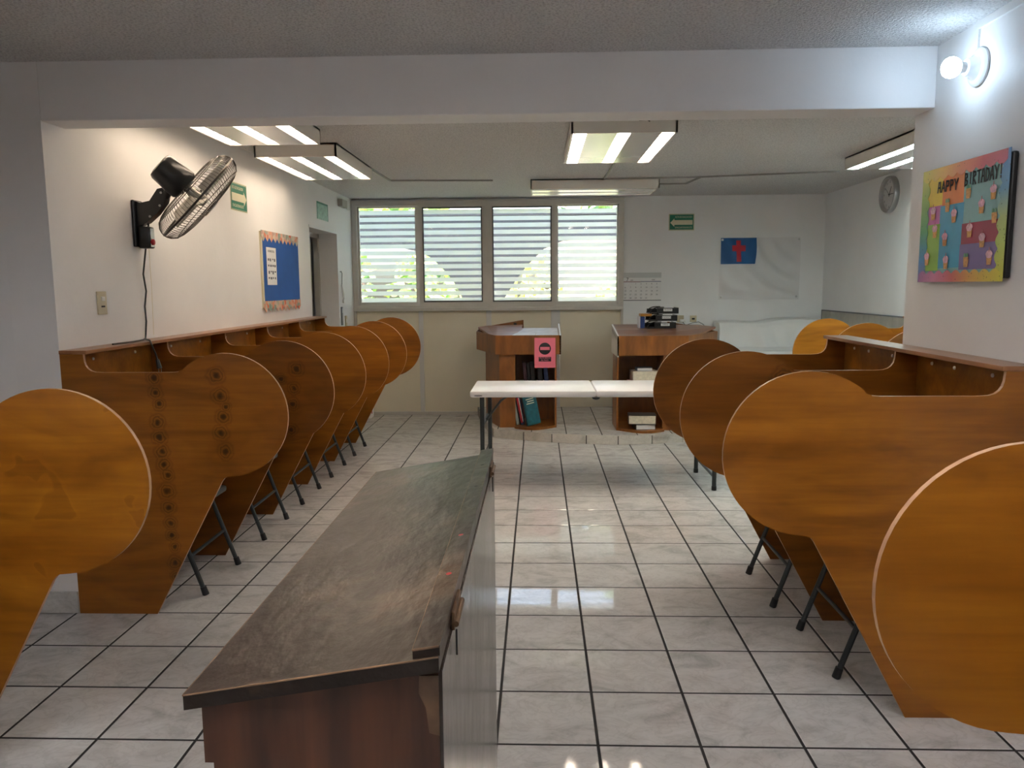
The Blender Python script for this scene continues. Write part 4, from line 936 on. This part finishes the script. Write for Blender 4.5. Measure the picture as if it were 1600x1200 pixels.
# clock
ck = thing('wall_clock', (XFR, 7.25, 2.26), 'round silver rimmed wall clock high on the far right wall', 'clock')
cc = Vector((XFR, 7.24, 2.268)); RK = .163
ob('rim', lathe([(0, RK), (.035, RK), (.045, RK-.006), (.045, RK-.02), (.03, RK-.028), (.0, RK-.028)], cc, -X, 40), M('clock_rim', (.40, .40, .41), .3, metal=.6), ck, smooth=True)
ob('face', lathe([(.012, RK-.026), (.014, RK-.026)], cc, -X, 40), M('clock_face', (.60, .60, .60), .5), ck)
def cpnt(ang, r): return cc+Vector((-.0165, -math.sin(ang)*r, math.cos(ang)*r))
for k in range(12): 
    a = 2*PI*k/12; q = cpnt(a, .112)
    ob('numeral', text(str(k or 12), .030, q, -Y, Z, -X), INK_G, ck)
def hand(ang, l, w, lift): return plane_map(prism([(-w, -.02), (w, -.02), (w*.5, l), (-w*.5, l)], 'z', 0, .0015), cc+Vector((-.018-lift, 0, 0)), -Y*math.cos(ang)-Z*math.sin(ang), -Y*math.sin(ang)+Z*math.cos(ang), -X)
ob('hour_hand', hand(math.radians(26), .075, .005, 0), INK, ck); ob('minute_hand', hand(math.radians(90), .095, .004, .002), INK, ck); ob('second_hand', hand(math.radians(-50), .085, .0012, .004), INK, ck)

# ================================================================ BIRTHDAY POSTER on the near right wall
po = thing('birthday_poster', (XR, 3.06, 1.47), 'colourful birthday poster with cupcakes on a black board on the right wall', 'poster')
PY0, PY1, PZ0, PZ1 = 3.318, 2.745, 1.477, 1.925
ob('board', box(XR-.022, XR-.001, 2.722, 3.30, 1.487, 1.912, .006), BLACK_PL, po)
o_ = Vector((XR-.023, PY0, PZ0)); W, HH = PY0-PY1, PZ1-PZ0
pu, pv, pn = -Y, Z, -X
def pf(name, poly, lvl, mt, par=None): return ob(name, flat([(a*W, b*HH) for a, b in poly], .0006, o_+pn*(.0007*lvl), pu, pv, pn), mt, par or po)
def pm(n, c): return M('poster_'+n, c, .45, var=.05, vscale=20)
PC = {k: pm(k, v) for k, v in dict(yellow=(.72, .50, .02), orange=(.68, .16, .02), teal=(.22, .42, .42), blue=(.04, .30, .48), pink=(.58, .14, .40), green=(.24, .44, .05), crimson=(.30, .01, .05), purple=(.17, .11, .30)).items()}
blocks = [('yellow', .06, .28, .66, .935), ('orange', .27, .55, .66, .935), ('teal', .54, .97, .47, .935), ('pink', .09, .27, .50, .67), ('blue', .25, .55, .12, .66), ('green', .09, .26, .10, .51), ('crimson', .54, .95, .30, .48), ('purple', .53, .95, .10, .31)]
pf('base_sheet', rect(0, 1, 0, 1), 0, PC['teal'])
for k, (c, a, b, c0, c1) in enumerate(blocks): pf('colour_block', rect(a, b, c0, c1), 1+.1*k, PC[c])
def rainbow(name, axis, stops):
    mt, nt, b = nodes(name); tc = nt.nodes.new('ShaderNodeTexCoord'); s = nt.nodes.new('ShaderNodeSeparateXYZ'); L(nt, tc.outputs['Object'], s.inputs[0])
    mp = N(nt, 'MapRange'); L(nt, s.outputs[axis], mp.inputs[0])
    lo, hi = ((PY0-3.06), (PY1-3.06)) if axis == 1 else (.005, .455)
    mp.inputs[1].default_value = lo; mp.inputs[2].default_value = hi
    col = ramp(nt, mp.outputs[0], stops); n = N(nt, 'TexVoronoi', Scale=55.0); L(nt, tc.outputs['Object'], n.inputs['Vector'])
    mx = N(nt, 'Mix', data_type='RGBA', blend_type='MULTIPLY'); mx.inputs[0].default_value = .8; L(nt, col, mx.inputs[6]); L(nt, ramp(nt, n.outputs['Distance'], [(.10, (.25, .2, .2)), (.2, (1, 1, 1))]), mx.inputs[7])
    L(nt, mx.outputs[2], b.inputs['Base Color']); b.inputs['Roughness'].default_value = .4; return mt
RB_T = rainbow('poster_border_top', 1, [(0, (.55, .50, .02)), (.25, (.66, .36, .04)), (.5, (.60, .14, .05)), (.75, (.48, .03, .07)), (1, (.45, .08, .16))])
RB_B = rainbow('poster_border_bottom', 1, [(0, (.30, .08, .30)), (.2, (.60, .18, .35)), (.45, (.60, .10, .10)), (.65, (.65, .30, .07)), (1, (.68, .60, .05))])
RB_L = rainbow('poster_border_left', 2, [(0, (.20, .08, .30)), (.2, (.03, .20, .50)), (.45, (.06, .30, .12)), (.75, (.22, .38, .04)), (1, (.55, .50, .03))])
RB_R = rainbow('poster_border_right', 2, [(0, (.62, .55, .05)), (.25, (.45, .55, .10)), (.5, (.42, .52, .18)), (.7, (.08, .28, .46)), (1, (.03, .18, .48))])
def scal(n, x0, x1, yo, yi):     # border along x with a scalloped inner edge
    P = [(x0, yo), (x1, yo)]; m_ = n*6
    for k in range(m_+1):
        t = 1-k/m_; P.append((x0+(x1-x0)*t, yi+(.016 if yi > yo else -.016)*(abs(math.sin(PI*n*t))*2-1)))
    return P
def swap(P): return [(b, a) for a, b in P]
pf('border', scal(9, 0, 1, 0, .085), 3, RB_B); pf('border', scal(9, 0, 1, 1.0, .905), 3.2, RB_T)
pf('border', swap(scal(8, 0, 1, -.012, .085)), 2.6, RB_L); pf('border', swap(scal(8, 0, 1, 1.03, .945)), 2.8, RB_R)
STK = {'H': [[(.05, 0), (.32, 1)], [(.95, 0), (.68, 1)], [(.2, .45), (.8, .45)]], 'A': [[(0, 0), (.5, 1), (1, 0)], [(.2, .35), (.8, .35)]], 'P': [[(.1, 0), (.1, 1), (.75, .95), (.85, .7), (.7, .5), (.1, .45)]],
       'Y': [[(0, 1), (.5, .5), (1, 1)], [(.5, .5), (.45, 0)]], 'B': [[(.1, 0), (.1, 1), (.7, .95), (.75, .7), (.1, .52), (.85, .35), (.8, .08), (.1, 0)]], 'I': [[(.5, 0), (.5, 1)]],
       'R': [[(.1, 0), (.1, 1), (.75, .95), (.8, .7), (.1, .5), (.9, 0)]], 'T': [[(.5, 0), (.5, 1)], [(0, .97), (1, 1)]], 'D': [[(.1, 0), (.1, 1), (.7, .9), (.95, .5), (.7, .08), (.1, 0)]], '!': [[(.5, .3), (.5, 1)], [(.5, 0), (.5, .1)]]}
def strokes(s, x, y, w, hgt, tilt, th):
    gs = []
    for c in s:
        for pl in STK[c]:
            for p, q in zip(pl, pl[1:]):
                a = Vector((x+p[0]*w*.78, y+p[1]*hgt, 0)); b = Vector((x+q[0]*w*.78, y+q[1]*hgt, 0)); d = (b-a); n = Vector((-d.y, d.x, 0)).normalized()*th/2; e = d.normalized()*th*.4
                gs.append(flat([((a-n-e).x, (a-n-e).y), ((b-n+e).x, (b-n+e).y), ((b+n+e).x, (b+n+e).y), ((a+n-e).x, (a+n-e).y)], .0006, o_+pn*.0032, pu, pv, pn))
        x += w; y += tilt
    return join(*gs)
ob('lettering', strokes('HAPPY', .205*W, .785*HH, .054*W, .085*HH, -.0005, .0068), INK, po)
ob('lettering', strokes('BIRTHDAY!', .545*W, .79*HH, .0475*W, .098*HH, .0002, .0068), INK, po)
CUP = M('cupcake_wafer', (.66, .34, .12), .6, var=.25, vscale=90); FROSTG = M('cupcake_frosting', (.72, .42, .50), .6, var=.25, vscale=70); CAND = M('cupcake_candle', (.45, .12, .14), .6); LEAFC = M('cupcake_green', (.16, .34, .20), .6)
cups = [(.165, .62, 0), (.35, .67, 1), (.60, .75, 1), (.88, .705, 0), (.76, .61, 0), (.44, .57, 0), (.20, .46, 0), (.64, .43, 0), (.905, .52, 1), (.34, .38, 0), (.79, .34, 0), (.11, .22, 0), (.37, .18, 0), (.62, .19, 1), (.88, .20, 0)]
for a, b, kd in cups:
    a *= W; b *= HH; s = .028
    c = ob('cupcake', flat([(a-.6*s, b-.1*s), (a-.45*s, b-1.1*s), (a+.45*s, b-1.1*s), (a+.6*s, b-.1*s)], .0008, o_+pn*.0034, pu, pv, pn), CUP, po)
    if kd == 0:
        ob('frosting', flat([(a+(.72*s+.08*s*math.sin(5*t))*math.cos(t), b+.15*s+(.45*s)*math.sin(t)+.12*s*(math.sin(t) > .6)) for t in [2*PI*k/18 for k in range(18)]], .0008, o_+pn*.0042, pu, pv, pn), FROSTG, c)
        ob('candle', flat(rect(a-.05*s, a+.05*s, b+.5*s, b+1.1*s), .0008, o_+pn*.0045, pu, pv, pn), CAND, c)
    else:
        ob('frosting', flat(rect(a-.55*s, a+.55*s, b-.15*s, b+.25*s), .0008, o_+pn*.0042, pu, pv, pn), CUP, c)
        ob('candle', join(*[flat([(a+dx*s-.22*s, b+.2*s), (a+dx*s+.22*s, b+.2*s), (a+dx*s+.22*s, b+.6*s), (a+dx*s, b+.75*s), (a+dx*s-.22*s, b+.6*s)], .0008, o_+pn*.0045, pu, pv, pn) for dx in (-.28, .28)]), LEAFC, c)

# ================================================================ OUTSIDE THE WINDOW
ground = st(ob('ground', box(-25, 25, 9.0, 60, -.35, -.25), M('yard_paving', (.42, .39, .33), .9, var=.2, vscale=1.2)))
arch = thing('garden_arcade', (-.4, 11.1, -.25), 'dark arcade wall with two arches outside the window', 'wall')
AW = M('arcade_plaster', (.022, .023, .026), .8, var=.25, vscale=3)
left_edge = [(-1.057, 1.27), (-1.127, 1.432), (-1.225, 1.586), (-1.358, 1.739), (-1.518, 1.884), (-1.716, 1.974), (-1.987, 2.03), (-2.30, 2.045)]
right_edge = [(1.20, 2.126), (.65, 2.125), (.357, 2.105), (.088, 1.994), (-.02, 1.888), (-.155, 1.756), (-.292, 1.579), (-.411, 1.40), (-.502, 1.266)]
ml = [(-2.30-(x+2.30), z) for x, z in reversed(left_edge)]; mr = [(1.20+(1.20-x), z) for x, z in reversed(right_edge)]
outl = [(-6.5, -.25), (-3.6, -.25)]+[(-3.56, 1.0)]+ml[::-1][0:0]+[(x, z) for x, z in sorted(ml, key=lambda q: q[0])]+left_edge[::-1][1:]+[(-1.04, 1.1), (-1.03, -.25), (-.53, -.25), (-.52, 1.1)]+right_edge[::-1]+[(x, z) for x, z in sorted(mr, key=lambda q: q[0])][1:]+[(2.93, 1.0), (2.95, -.25), (6.5, -.25), (6.5, 2.45), (-6.5, 2.45)]
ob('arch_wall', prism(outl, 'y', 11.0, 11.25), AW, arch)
ob('coping', box(-6.6, 6.6, 10.95, 11.30, 2.45, 2.50), AW, arch)
def leafy(name, c, rad, n, cols, label, sz=.12, trunk=True):
    r = thing(name, (c[0], c[1], -.25), label, 'tree' if trunk else 'shrub', 'plants outside the window')
    V, F, MI = [], [], []
    for _ in range(n):
        while True:
            p = Vector((random.uniform(-1, 1), random.uniform(-1, 1), random.uniform(-1, 1)))
            if .25 < p.length < 1: break
        q = Vector((c[0]+p.x*rad[0], c[1]+p.y*rad[1], c[2]+p.z*rad[2])); a = Vector((random.gauss(0, 1), random.gauss(0, 1), random.gauss(0, .6))).normalized(); b = a.orthogonal().normalized()
        s = sz*random.uniform(.6, 1.3); k = len(V)
        V += [tuple(q-a*s), tuple(q+b*s*.45), tuple(q+a*s), tuple(q-b*s*.45)]; F.append((k, k+1, k+2, k+3)); MI.append(random.randrange(len(cols)))
    ob('foliage', (V, F), cols, r, midx=MI)['kind'] = 'stuff'
    if trunk: ob('trunk', tube([(c[0], c[1], -.25), (c[0]+.05, c[1], c[2]*.5), (c[0], c[1], c[2])], .09, 8), M('bark', (.10, .07, .05), .9), r, smooth=True)
    else: ob('stems', tube([(c[0], c[1], -.25), (c[0], c[1], c[2])], .03, 6), M('stem', (.10, .12, .05), .9), r)
GRN = [M('leaf_a', (.16, .34, .06), .6), M('leaf_b', (.30, .46, .09), .6), M('leaf_c', (.09, .20, .05), .6), M('leaf_d', (.50, .52, .14), .6)]
YLW = [M('leaf_e', (.55, .52, .10), .6), M('leaf_f', (.38, .48, .09), .6), M('leaf_g', (.62, .55, .28), .6)]
leafy('shrub', (-3.5, 13.0, 1.2), (.8, .6, 1.5), 900, GRN, 'dark leafy shrub behind the left arch outside', trunk=False)
leafy('shrub', (-1.85, 13.0, .9), (.75, .6, 1.3), 900, GRN+YLW[:1], 'bright green shrub behind the middle of the left window', trunk=False)
leafy('shrub', (-.2, 13.0, .8), (.75, .6, 1.2), 800, YLW, 'yellow green shrub behind the right arch outside', trunk=False)
leafy('shrub', (1.4, 13.2, .6), (.75, .6, 1.0), 700, YLW+GRN[:1], 'low yellowish shrub at the far right of the right arch', trunk=False)
leafy('garden_tree', (-3.4, 14.6, 3.6), (2.1, 1.0, 1.3), 1500, GRN, 'green tree crown above the arcade on the left', .17)
leafy('garden_tree', (2.4, 14.9, 3.6), (2.6, 1.0, 1.2), 1500, GRN, 'green tree crown above the arcade on the right', .17)
hs = thing('neighbour_house', (2.6, 18, -.25), 'pale pink house seen through the right arch', 'house')
ob('wall', box(.6, 7.5, 17, 22, -.25, 2.6), M('pink_plaster', (.70, .50, .46), .8, var=.08), hs)
ob('roof', prism([(.3, 2.6), (7.8, 2.6), (4.05, 4.0)], 'y', 16.7, 22.3), M('roof_pale', (.62, .56, .52), .8), hs)
